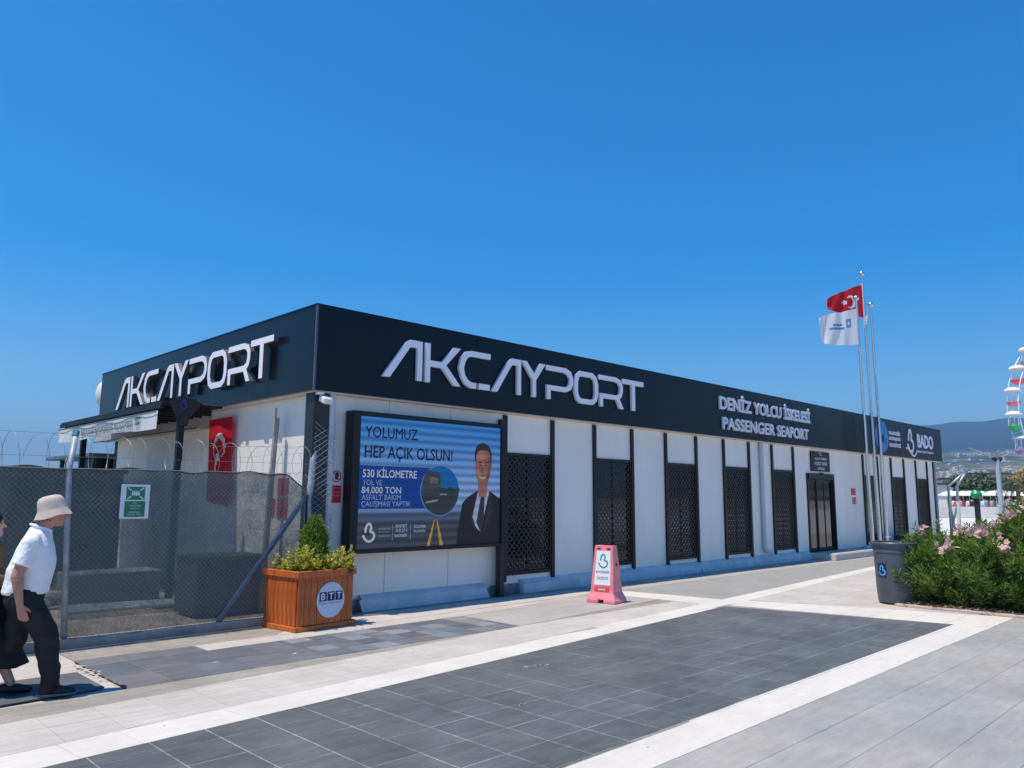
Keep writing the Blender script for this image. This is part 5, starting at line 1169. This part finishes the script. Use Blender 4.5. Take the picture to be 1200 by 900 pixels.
# woman at the left edge
WP = (-3.90,-1.62,0)
wom = thing('person', 'woman in black headscarf, brown jacket and long black skirt at the left edge', 'person', WP, radians(-18)); wom.scale = (.95,.95,.95)
b = MB(); hc2 = Vector((.035,0,1.42)); b.ell(hc2, (.092,.074,.112), 18, 12); capsule(b, hc2+Vector((.04,0,-.065)), .045, hc2+Vector((.062,0,-.078)), .033)
capsule(b, hc2+Vector((.082,0,.005)), .010, hc2+Vector((.105,0,-.022)), .012); capsule(b, hc2+Vector((.082,-.016,-.055)), .009, hc2+Vector((.082,.016,-.055)), .009)
capsule(b, hc2+Vector((.07,-.028,.022)), .011, hc2+Vector((.07,.028,.022)), .011)
capsule(b, (.0,0,1.22), .06, (.02,0,1.36), .05); capsule(b, (0,0,.85), .13, (.02,0,1.18), .13); capsule(b, (.02,.13,1.2), .055, (.02,-.13,1.2), .055)
s1, e1, w1 = Vector((.02,-.17,1.19)), Vector((.0,-.21,.96)), Vector((.2,-.15,.95)); capsule(b, s1, .048, e1, .04); capsule(b, e1, .04, w1, .026); hand(b, w1, (1,.5,.05), (.0,.1,1), (0,1,0), .9)
s2, e2, w2 = Vector((.02,.17,1.19)), Vector((.0,.2,.95)), Vector((.2,.12,.90)); capsule(b, s2, .048, e2, .04); capsule(b, e2, .04, w2, .026); hand(b, w2, (1,-.4,0), (0,.1,1), (0,-1,0), .9)
for h_, k_, a_ in (((.02,-.08,.82),(.14,-.08,.46),(.30,-.08,.09)), ((-.02,.08,.82),(-.03,.08,.45),(-.22,.08,.12))):
    capsule(b, h_, .08, k_, .055); capsule(b, k_, .055, a_, .036); capsule(b, Vector(a_)+Vector((-.03,0,-.05)), .03, Vector(a_)+Vector((.12,0,-.06)), .026)
fuse('body', b, .006, skin2, wom, 4, .5)
b = MB(); capsule(b, (0,0,.86), .165, (.02,0,1.17), .15); capsule(b, (.01,.14,1.20), .07, (.01,-.14,1.20), .07); capsule(b, s1, .065, e1, .062); capsule(b, e1, .062, w1-Vector((.03,0,0)), .048); capsule(b, s2, .065, e2, .062); capsule(b, e2, .062, w2-Vector((.03,0,0)), .048)
fuse('jacket', b, .008, mat('brown jacket', (.085,.062,.045), rough=.8, var=.15, vscale=10), wom, 5, .5, (.02,.08))
b = MB(); n_ = 30
for (z, rx_, ry_) in ((.92,.15,.15),(.80,.19,.18),(.5,.27,.21),(.30,.34,.24),(.235,.37,.25),(.24,.355,.235),(.5,.25,.19)):
    for k in range(n_):
        a = 2*pi*k/n_; f_ = 1+.06*sin(7*a+z*4)*(1.2-z); b.v.append((rx_*f_*cos(a)+.04*(1-z), ry_*f_*sin(a), z+.02*sin(3*a)*(1-z)))
b.f = [(i*n_+k, i*n_+(k+1)%n_, (i+1)*n_+(k+1)%n_, (i+1)*n_+k) for i in range(6) for k in range(n_)]; b.m = [0]*len(b.f); b.build('skirt', mat('black skirt', (.010,.010,.012), rough=.8), wom, smooth='all')
b = MB(); b.ell(hc2+Vector((-.022,0,.018)), (.108,.094,.122), 22, 14); capsule(b, hc2+Vector((-.04,0,-.06)), .095, (-.02,0,1.22), .12); capsule(b, hc2+Vector((.02,0,-.125)), .055, (.04,0,1.18), .07)
hj = fuse('headscarf', b, .007, mat('black scarf', (.008,.008,.010), rough=.65), wom, 5, .5, (.012,.05))
b = MB()
for s_ in (-1, 1): b.ell(hc2+Vector((.080,.027*s_,.004)), (.007,.010,.006), 8, 6)
b.build('eyes', mat('eye dark2', (.03,.02,.02), rough=.2), wom)
for a_ in ((.30,-.08,.09), (-.22,.08,.12)):
    q = MB(); A = Vector(a_)+Vector((0,0,-.03)); capsule(q, A+Vector((-.05,0,-.01)), .040, A+Vector((.06,0,-.02)), .040); capsule(q, A+Vector((.06,0,-.022)), .040, A+Vector((.14,0,-.03)), .028); fuse('shoe', q, .006, mat('dark brown shoe', (.02,.015,.013), rough=.5), wom, 3, .5)

# ------------------------------------------------------------------ far right: fence, promenade, wheel, town, mountains
def polar(az, dist, z=0.0): a = radians(az); return Vector((CAMLOC.x+dist*sin(a), CAMLOC.y+dist*cos(a), z))
t = thing('pier_fence', 'galvanised fence posts with bent arms and diagonal braces beyond the far corner', 'fence')
base = [polar(74.18, 33), polar(74.66, 33), polar(78.5, 36)]
for i, p in enumerate(base):
    b = MB(); b.path([p, p+Vector((0,0,2.1)), p+Vector((.25,-.35,2.75)) if i != 0 else p+Vector((.3,-.6,2.7))], .05, 8); b.build('post', M['galv'], t, smooth='all')
d01 = base[1]-base[0]
b = MB(); b.path([base[0]+Vector((0,0,.15))-d01*.3, base[1]+Vector((0,0,1.55))], .035, 6); b.build('brace', M['galv'], t)
b = MB(); b.path([base[0]+Vector((0,0,1.6)), base[0]+d01*.6+Vector((0,0,.1))], .035, 6); b.build('brace', M['galv'], t)
b = MB(); b.path([base[1]+Vector((.0,0,1.55)), base[1]-d01*.15+Vector((0,0,.0))], .06, 6); b.build('brace', M['white'], t)
b = MB()
for z in (.25,.6): b.path([base[0]+Vector((0,0,z)), base[1]+Vector((0,0,z)), base[2]+Vector((0,0,z))], .012, 4)
b.build('rail_wire', M['galv'], t)
p = polar(75.72, 22); t = thing('capped_post', 'dark thick post with green cap and small blue shade behind the hedge', 'post', p)
b = MB(); b.tube((0,0,0),(-.04,0,1.66),.07,.06,12); b.build('post', mat('dark post', (.015,.02,.03), rough=.5), t, smooth=True)
b = MB(); b.lathe([(.07,1.64),(.12,1.68),(.13,1.76),(.09,1.82),(0,1.83)], (-.04,0,0), 16); b.build('cap', mat('green cap', (.02,.32,.10), rough=.4), t, smooth=True)
# lamp mast with two arms
p = polar(76.98, 62); t = thing('light_mast', 'pale grey tapered mast with two thin raised arms on the promenade', 'lamp post', p)
b = MB(); b.tube((0,0,0),(0,0,4.35),.17,.14,12); b.build('mast', mat('pale mast', (.35,.42,.46), rough=.5, var=.1), t, smooth=True)
for s_ in (-1, 1):
    d = Vector((rt.x, rt.y, 0))*s_
    b = MB(); b.tube(d*.1+Vector((0,0,4.3)), d*.28+Vector((0,0,4.45)), .14, .12, 8); b.build('joint', M['black'], t)
    b = MB(); b.path([d*.3+Vector((0,0,4.5)), d*1.0+Vector((0,0,4.85)), d*1.9+Vector((0,0,5.15))], [.05,.04,.03], 6); b.build('arm', M['galv'], t)

# Ferris wheel
CW = polar(81.55, 130, 0); WR, WZ = 11.3, 13.6
wheel = thing('ferris_wheel', 'white ferris wheel with coloured tub cabins at the right edge', 'ferris wheel', CW)
ax = Vector((fw.x*1, fw.y, 0)).normalized(); ax = Matrix.Rotation(radians(12), 3, 'Z') @ ax; rad = Vector((ax.y, -ax.x, 0))
wm = mat('white wheel paint', (.78,.80,.83), rough=.5)
for off in (-.9, .9):
    for rr_ in (WR, WR*.86):
        b = MB(); b.path([ax*off+rad*rr_*cos(2*pi*k/66)+Vector((0,0,WZ+rr_*sin(2*pi*k/66))) for k in range(66)], .075 if rr_ == WR else .05, 5, True); b.build('rim', wm, wheel)
    for k in range(11):
        a = 2*pi*k/11; b = MB(); b.path([ax*off+Vector((0,0,WZ)), ax*off+rad*WR*cos(a)+Vector((0,0,WZ+WR*sin(a)))], .06, 5); b.build('spoke', wm, wheel)
    b = MB(); b.path([ax*off*3+rad*5+Vector((0,0,0)), ax*off*1.6+Vector((0,0,WZ)), ax*off*3-rad*5], .22, 6); b.build('support', wm, wheel)
b = MB(); b.tube(ax*-1.6+Vector((0,0,WZ)), ax*1.6+Vector((0,0,WZ)), .5, n=14); b.build('hub', wm, wheel)
b = MB(); b.bbox(-5,-4,-.1,5,4,.7,.1); b.build('platform', M['galv_dull'], wheel)
tubc = [mat('cabin '+n_, c, rough=.5) for n_, c in (('pink', (.75,.22,.25)), ('red', (.70,.12,.12)), ('green', (.05,.50,.16)), ('green2', (.08,.55,.20)), ('purple', (.42,.22,.50)), ('blue', (.10,.25,.60)), ('orange', (.75,.35,.08)), ('yellow', (.75,.6,.1)))]
roofme = MB().lathe([(0,.62),(.35,.58),(.75,.40),(.98,.12),(1.0,.0),(.9,-.02),(0,.05)], (0,0,0), 16)
def me_of(b, nm, mm, sm=True):
    me = bpy.data.meshes.new(nm); me.from_pydata(b.v, [], b.f); me.materials.append(mm)
    if sm: me.polygons.foreach_set('use_smooth', [True]*len(me.polygons))
    return me
roofme = me_of(roofme, 'cabin_roof', mat('cabin roof white', (.86,.86,.84), rough=.5))
tubb = MB().lathe([(0,-2.35),(.45,-2.33),(.72,-2.1),(.82,-1.7),(.84,-1.62),(.78,-1.62),(.0,-2.2)], (0,0,0), 16)
tubmes = [me_of(tubb, 'cabin_tub', m_) for m_ in tubc]
rod = MB()
for k in range(4): a = pi/4+k*pi/2; rod.tube((.78*cos(a),.78*sin(a),-1.65),(.72*cos(a),.72*sin(a),.15),.035,n=5)
rod.tube((0,0,-2.0),(0,0,.1),.06,n=6)
for k in range(2): rod.ell((.35*(1 if k else -1),.1,-1.5),(.16,.16,.3),8,6)
rodme = me_of(rod, 'cabin_rods', wm, False)
for k in range(22):
    a = 2*pi*(k+.35)/22; c = bpy.data.objects.new('cabin', rodme); COL.objects.link(c); c.parent = wheel
    c.location = rad*(WR+.0)*cos(a)+Vector((0,0,WZ+(WR)*sin(a)+.4)); c.scale = (1.05,1.05,.88)
    link('cabin_roof', roofme, c); deg = math.degrees(a) % 360
    ci = 0 if deg < 160 else (2 if 172 < deg < 200 else (4 if deg >= 200 and deg < 225 else (k % 8)))
    link('cabin_tub', tubmes[ci if deg > 172 else (1 if k % 2 else 0)], c)

# trees
def tree(name, label, loc, h, r, seed, group=None, cm=None, n=900, leaf=.16, trunk=.28, flat=1.0):
    r_ = random.Random(seed); t = thing(name, label, 'tree', loc, 0, group)
    b = MB(); b.path([(0,0,-.1),(.05*r,.03*r,h*.35),(-.04*r,0,h*.7)], [.05*h*.6,.04*h*.6,.02*h*.6], 7)
    cs = []
    for k in range(9):
        a = r_.uniform(0,2*pi); q = r_.uniform(.3,.75)*r; c = Vector((q*cos(a), q*sin(a), h*(trunk+.22)+r_.random()*h*.42)); cs.append((c, r_.uniform(.35,.6)*r))
        b.path([(0,0,h*.3), tuple(c*.6+Vector((0,0,h*.12))), tuple(c)], [.02*h*.6,.014*h*.6,.006*h], 5)
    b.build('trunk', branch, t); cr = MB()
    for k in range(n):
        c, rr_ = cs[r_.randrange(len(cs))]; d = Vector((r_.gauss(0,1), r_.gauss(0,1), r_.gauss(0,1))).normalized(); p = c+Vector((d.x*rr_, d.y*rr_, d.z*rr_*.75*flat))*r_.random()**.35
        u = Vector((r_.gauss(0,1), r_.gauss(0,1), r_.gauss(0,1))).normalized(); v = u.orthogonal().normalized(); s_ = leaf*r_.uniform(.6,1.4)
        cr.add([p-u*s_, p+v*s_*.6, p+u*s_, p-v*s_*.6], [(0,1,2,3)])
    cr.build('crown', cm, t, kind='stuff'); return t
tl = leafmat('town tree leaf', (.02,.05,.02), (.06,.11,.04), .2); tl2 = leafmat('yellowish tree leaf', (.16,.15,.05), (.30,.26,.10), .3)
tree('broadleaf_tree', 'dark green tree, left one of the clump beyond the pier fence', polar(75.75,120), 4.6, 3.4, 1, 'promenade trees', tl, 3000, .25)
tree('broadleaf_tree', 'wide dark green tree in the middle of the clump beyond the fence', polar(76.35,128), 4.9, 3.8, 2, 'promenade trees', tl, 3000, .25)
tree('broadleaf_tree', 'low green tree at the right end of the dark clump', polar(76.95,118), 3.9, 2.6, 3, 'promenade trees', tl, 2200, .25)
tree('broadleaf_tree', 'small green tree between the white houses', polar(74.5,150), 3.6, 2.2, 8, 'promenade trees', tl, 1800, .25)
tree('broadleaf_tree', 'yellowish tree at the right picture edge below the wheel', polar(79.15,62), 3.9, 1.5, 4, None, tl2, 2200, .13)
def palm(loc, h, seed, label):
    r_ = random.Random(seed); t = thing('palm_tree', label, 'tree', loc); b = MB(); b.path([(0,0,0),(.1,.05,h*.5),(.15,.1,h)],[.25,.2,.18],8); b.build('trunk', branch, t); cr = MB()
    for k in range(26):
        a = r_.uniform(0,2*pi); el_ = r_.uniform(-.2,1.0); P = []
        for q in range(7): s_ = q/6; P.append(Vector((.15+cos(a)*cos(el_)*2.2*s_, .1+sin(a)*cos(el_)*2.2*s_, h+sin(el_)*2.0*s_-1.7*s_*s_)))
        for q in range(6):
            d = P[q+1]-P[q]; sd = Vector((-sin(a),cos(a),0))
            for s_ in (-1,1):
                for e_ in (0,.5): o_ = P[q]+d*e_; cr.add([o_, o_+d*.5, o_+d*.8+sd*s_*.45*(1-q/8)-Vector((0,0,.25))], [(0,1,2)])
    cr.build('crown', tl, t, kind='stuff')
palm(polar(77.95,95), 3.4, 1, 'small palm to the right of the pale mast')
# town houses near the shore
hw = [mat('house wall '+str(i), c, rough=.8, var=.08, vscale=.5) for i, c in enumerate(((.78,.77,.74),(.72,.60,.48),(.62,.62,.66),(.70,.45,.36)))]
tile_m = mat('terracotta roof', (.48,.22,.14), rough=.8, var=.2, vscale=.8); roof_dark = mat('dark flat roof', (.06,.08,.10), rough=.7); wing = mat('house window', (.03,.04,.05), rough=.2)
def house(az, dist, wd, dp, h, kind, wmi, label, rot=None):
    p = polar(az, dist); t = thing('house', label, 'house', p, rot if rot is not None else -radians(az)+radians(8), 'houses near the shore')
    h *= .72; b = MB(); b.box(-wd/2,-dp/2,-.5,wd/2,dp/2,h); b.build('wall', hw[wmi], t)
    b = MB()
    if kind == 'gable':
        e = .5; b.add([(-wd/2-e,-dp/2-e,h),(wd/2+e,-dp/2-e,h),(wd/2+e,dp/2+e,h),(-wd/2-e,dp/2+e,h),(-wd/2*.4,0,h+1.8),(wd/2*.4,0,h+1.8)], [(0,1,5,4),(1,2,5),(2,3,4,5),(3,0,4),(0,3,2,1)]); b.build('roof', tile_m, t)
    else: b.box(-wd/2-.6,-dp/2-.6,h,wd/2+.6,dp/2+.6,h+.35); b.build('roof', roof_dark, t)
    nw = max(2, int(wd/3.2)); fl_ = max(1, int(h/3))
    for f_ in range(fl_):
        for k in range(nw):
            x = -wd/2+(k+.5)*wd/nw; z = f_*2.4+.7; b = MB(); b.box(x-.6,-dp/2-.04,z,x+.6,-dp/2-.005,z+1.3); b.build('window', wing, t)
hl_ = [(74.35,170,12,9,6.2,'flat',0,'white two storey house with dark roof just right of the terminal'),(74.85,140,7,7,5.4,'flat',0,'narrow white house left of the tree clump'),(75.25,150,8,7,6.8,'flat',2,'pale grey house directly behind the bent fence arm'),
 (77.25,150,12,9,6.5,'flat',0,'white house with dark roof edge right of the tree clump'),(77.9,170,16,9,8.6,'flat',2,'grey low block with wide dark roof behind the mast'),(78.6,150,12,9,5.2,'gable',1,'house with orange tiled roof below the wheel'),(79.3,160,14,9,6.0,'gable',0,'white tiled house at the right edge of the picture'),(76.3,210,16,9,7.6,'gable',0,'white house with tiled roof behind the tree clump'),(80.2,150,12,9,6,'flat',3,'brownish house past the right picture edge')]
for q in hl_: house(*q)
# beach umbrellas and market stalls
umc = [mat('parasol '+str(i), c, rough=.7) for i, c in enumerate(((.80,.78,.72),(.70,.30,.26),(.10,.45,.60),(.78,.70,.62),(.80,.80,.80)))]
umb = [me_of(MB().lathe([(1.5,0),(1.45,.06),(.8,.42),(0,.62)], (0,0,2.15), 8), 'canopy', m_, False) for m_ in umc]; upole = me_of(MB().tube((0,0,0),(0,0,2.3),.04,n=6), 'pole', M['white'], False)
r_ = random.Random(77); ORD = ['first','second','third','fourth','fifth','sixth','seventh','eighth','ninth','tenth','eleventh','twelfth','thirteenth','fourteenth','fifteenth']
for k in range(15):
    az = 74.25+k*.36+r_.uniform(-.05,.05); d_ = r_.uniform(104,116); ci = r_.randrange(5)
    if k < 9: ci = [4,0,3,4,0,4,2,3,4][k]
    t = thing('beach_parasol', ['cream','red','blue','beige','white'][ci]+' beach parasol on the shore, '+ORD[k]+' from the left in its row', 'parasol', polar(az, d_), 0, 'beach parasols along the shore')
    link('canopy', umb[ci], t); link('pole', upole, t)
# small far-off strollers on the promenade (tiny in the picture)
clothes = [mat('clothes '+str(i), c, rough=.8) for i, c in enumerate(((.65,.12,.15),(.10,.12,.30),(.75,.73,.70),(.03,.03,.04),(.60,.35,.40),(.15,.35,.55)))]
def small_person(az, d_, ci, label):
    p = polar(az, d_); t = thing('person', label, 'person', p, r_.uniform(0,6), 'people strolling on the promenade')
    b = MB()
    capsule(b, (0,0,1.05), .14, (0,0,1.35), .16, 10); capsule(b, (0,.16,1.38), .06, (0,-.16,1.38), .06, 8); b.ell((0,0,1.62), (.09,.08,.12), 10, 8); capsule(b, (0,0,1.4), .06, (0,0,1.52), .05, 8)
    for s_ in (-1, 1):
        capsule(b, (0,.09*s_,.92), .09, (.12*s_,.09*s_,.5), .065, 8); capsule(b, (.12*s_,.09*s_,.5), .06, (.18*s_-.04,.09*s_,.08), .04, 8); capsule(b, (.12*s_,.09*s_,.05), .04, (.28*s_ if s_ > 0 else -.05,.09*s_,.04), .035, 6)
        capsule(b, (0,.2*s_,1.36), .05, (-.08*s_,.24*s_,1.08), .04, 8); capsule(b, (-.08*s_,.24*s_,1.08), .04, (.02,.22*s_,.85), .03, 8); capsule(b, (.02,.22*s_,.84), .032, (.03,.22*s_,.76), .02, 6)
    fuse('body', b, .025, skin, t, 2, .4)
    c = MB(); capsule(c, (0,0,.98), .17, (0,0,1.34), .185, 12); capsule(c, (0,.19,1.38), .075, (0,-.19,1.38), .075, 8)
    for s_ in (-1, 1): capsule(c, (0,.2*s_,1.36), .07, (-.05*s_,.23*s_,1.16), .065, 8)
    fuse('shirt', c, .03, clothes[ci], t, 2, .4)
    c = MB()
    for s_ in (-1, 1): capsule(c, (0,.09*s_,.92), .12, (.12*s_,.09*s_,.5), .09, 8); capsule(c, (.12*s_,.09*s_,.5), .085, (.15*s_-.02,.09*s_,.22), .07, 8)
    fuse('trousers', c, .03, clothes[3 if ci != 3 else 1], t, 2, .4)
    b = MB(); b.ell((-.015,0,1.66), (.10,.09,.10), 10, 6); b.build('hair', M['black2'], t)
ppl = [(74.55,100,0,'person in red top standing on the promenade, leftmost'),(74.8,96,4,'person in pink top between the fence posts'),(74.95,108,0,'second person in red top near the fence brace'),(75.2,94,2,'person in white top right of the fence post'),(76.0,90,2,'person in white top right of the capped post'),(76.15,96,5,'person in blue top beside the person in white'),(76.35,110,4,'person in pink top below the dark tree clump'),(76.6,100,1,'person in navy top left of the mast')]
ppl += [(74.4,104,2,'person in white top nearest the end of the terminal'),(75.35,101,3,'person in black top behind the capped post'),(75.5,112,0,'person in red top beside the person in black'),(75.9,104,1,'person in navy top just right of the capped post'),(76.5,98,4,'person in pink top among the group left of the mast'),(77.2,106,2,'person in white top just right of the mast'),(77.5,98,5,'person in blue top right of the mast')]
for q in ppl: small_person(*q)
b = MB(); b.box(-10,-.4,.0,10,.4,1.0); t = b.build('low_wall', mat('pale low wall', (.62,.60,.56), rough=.8, var=.1)); t.location = polar(77.9, 84); t.rotation_euler = (0,0,-radians(78)); tag(t, 'pale low wall running under the parasols on the right', 'wall')

# hills
from mathutils import noise as mn
def hills():
    b = MB(); naz, nd = 150, 46; az0, az1 = 40, 128; vs = []
    for i in range(naz+1):
        az = az0+(az1-az0)*i/naz
        for j in range(nd+1):
            t = j/nd; d_ = 700*(6200/700)**t
            # foothills rise slowly, the ridge stands behind them
            ridge_el = 5.12+.05*sin(radians(az)*47+1)+.06*sin(radians(az)*120+2.0)+.05*sin(radians(az)*19)-(max(0, 66-az)*.07)
            H = d_*math.tan(radians(ridge_el))
            k = max(0, min(1, (d_-700)/(5200-700)))
            s = 1.38*k if k < .42 else .58+.42*max(0, (k-.56)/.44)**1.2
            if d_ > 5200: s = 1-(d_-5200)/1000*.45
            p = polar(az, d_); nz = mn.fractal(Vector((p.x*.0016, p.y*.0016, 0)), 1.0, 2.0, 6)*(.07*k*(1.05-k)*4+.004)
            edge = min(1, i/12, (naz-i)/12)
            z = (H*(s+nz*.5) if d_ < 5200 else H*s)*edge-2
            vs.append((p.x, p.y, z))
    b.add(vs, [(i*(nd+1)+j, (i+1)*(nd+1)+j, (i+1)*(nd+1)+j+1, i*(nd+1)+j+1) for i in range(naz) for j in range(nd)])
    return b
hb = hills()
def hillmat():
    m = bpy.data.materials.new('hill cover'); m.use_nodes = True; t = m.node_tree; L = t.links.new; p = t.nodes['Principled BSDF']; p.inputs['Roughness'].default_value = .95; p.inputs['Specular IOR Level'].default_value = 0
    ge = N(t, 'ShaderNodeNewGeometry'); n1 = N(t, 'ShaderNodeTexNoise', Scale=.004, Detail=10.0, Roughness=.7); L(ge.outputs['Position'], n1.inputs['Vector'])
    cr = N(t, 'ShaderNodeValToRGB'); e = cr.color_ramp.elements; e[0].position = .42; e[0].color = (.035,.06,.03,1); e[1].position = .66; e[1].color = (.42,.35,.24,1); q = e.new(.52); q.color = (.13,.14,.08,1)
    L(n1.outputs[0], cr.inputs[0]); 
    sx = N(t, 'ShaderNodeSeparateXYZ'); L(ge.outputs['Position'], sx.inputs[0]); mr = N(t, 'ShaderNodeMapRange'); mr.inputs[1].default_value = 135; mr.inputs[2].default_value = 210; L(sx.outputs['Z'], mr.inputs[0])
    mx = N(t, 'ShaderNodeMix', data_type='RGBA'); L(mr.outputs[0], mx.inputs[0]); L(cr.outputs[0], mx.inputs[6]); mx.inputs[7].default_value = (.03,.05,.035,1); L(mx.outputs[2], p.inputs['Base Color']); return m
ho = hb.build('hills', hillmat(), smooth='all', kind='structure')
# houses scattered over the lower slopes (specks in the picture)
b = MB(); r_ = random.Random(41); b2 = MB(); nd = 46
def hill_z(az, d_):
    i = (az-40)/88*150; j = math.log(d_/700)/math.log(6200/700)*nd; i0 = int(i); j0 = int(j); return hb.v[i0*(nd+1)+j0][2]
for k in range(5200):
    az = r_.uniform(60,100); d_ = 760+2300*r_.random()**1.3
    cl_ = mn.noise(Vector((az*.9, d_*.004, 3)))
    if cl_ < -.12+r_.random()*.34: continue
    p = polar(az, d_); z = hill_z(az, d_); w_ = r_.uniform(5,13); h_ = r_.uniform(4,9); c, s_ = cos(az), sin(az)
    q = MB(); q.box(-w_/2,-w_/2,-6,w_/2,w_/2,h_); q.xf(Matrix.Translation((p.x,p.y,z)) @ Matrix.Rotation(r_.uniform(0,3),4,'Z')); b.add(q.v, q.f)
    q = MB(); q.add([(-w_/2-.5,-w_/2-.5,h_),(w_/2+.5,-w_/2-.5,h_),(w_/2+.5,w_/2+.5,h_),(-w_/2-.5,w_/2+.5,h_),(0,0,h_+2.2)], [(0,1,4),(1,2,4),(2,3,4),(3,0,4)]); q.xf(Matrix.Translation((p.x,p.y,z)) @ Matrix.Rotation(0,4,'Z')); b2.add(q.v, q.f)
t = b.build('hillside_town', mat('far walls', (.74,.70,.64), rough=.9, rand=.25), kind='stuff'); tag(t, 'pale houses scattered over the lower hillside', 'town')
t = b2.build('hillside_roofs', mat('far roofs', (.50,.30,.22), rough=.9, rand=.3), kind='stuff'); tag(t, 'reddish roofs scattered over the lower hillside', 'roofs')
b = MB(); r_ = random.Random(43)
for k in range(9000):
    az = r_.uniform(62,98); d_ = 420+900*r_.random()**1.2; p = polar(az, d_); z = hill_z(az, d_) if d_ > 705 else 0
    s_ = r_.uniform(1.2,3.0); q0 = Vector((p.x, p.y, z+s_*.8)); u = Vector((r_.gauss(0,1), r_.gauss(0,1), r_.gauss(0,1))).normalized(); v = u.orthogonal().normalized()
    b.add([q0-u*s_, q0+v*s_, q0+u*s_, q0-v*s_], [(0,1,2,3)])
t = b.build('far_woodland', tl, kind='stuff'); tag(t, 'green belt of trees at the foot of the hills', 'woodland')

# ------------------------------------------------------------------ air
b = MB(); b.box(-9500,-9500,-3,9500,9500,560); hz = b.build('haze', None, kind='stuff'); hz['label'] = 'thin blue summer haze'; hz['category'] = 'haze'
hm = bpy.data.materials.new('haze air'); hm.use_nodes = True; t = hm.node_tree; t.nodes.clear(); pv = t.nodes.new('ShaderNodeVolumePrincipled'); ou = t.nodes.new('ShaderNodeOutputMaterial')
pv.inputs['Color'].default_value = (.30,.60,1,1); pv.inputs['Density'].default_value = 0.00024; pv.inputs['Anisotropy'].default_value = .2; t.links.new(pv.outputs[0], ou.inputs['Volume']); hz.data.materials.append(hm)
print('tris', sum(len(o.data.loop_triangles) if False else len(o.data.polygons) for o in bpy.data.objects if o.type == 'MESH'))
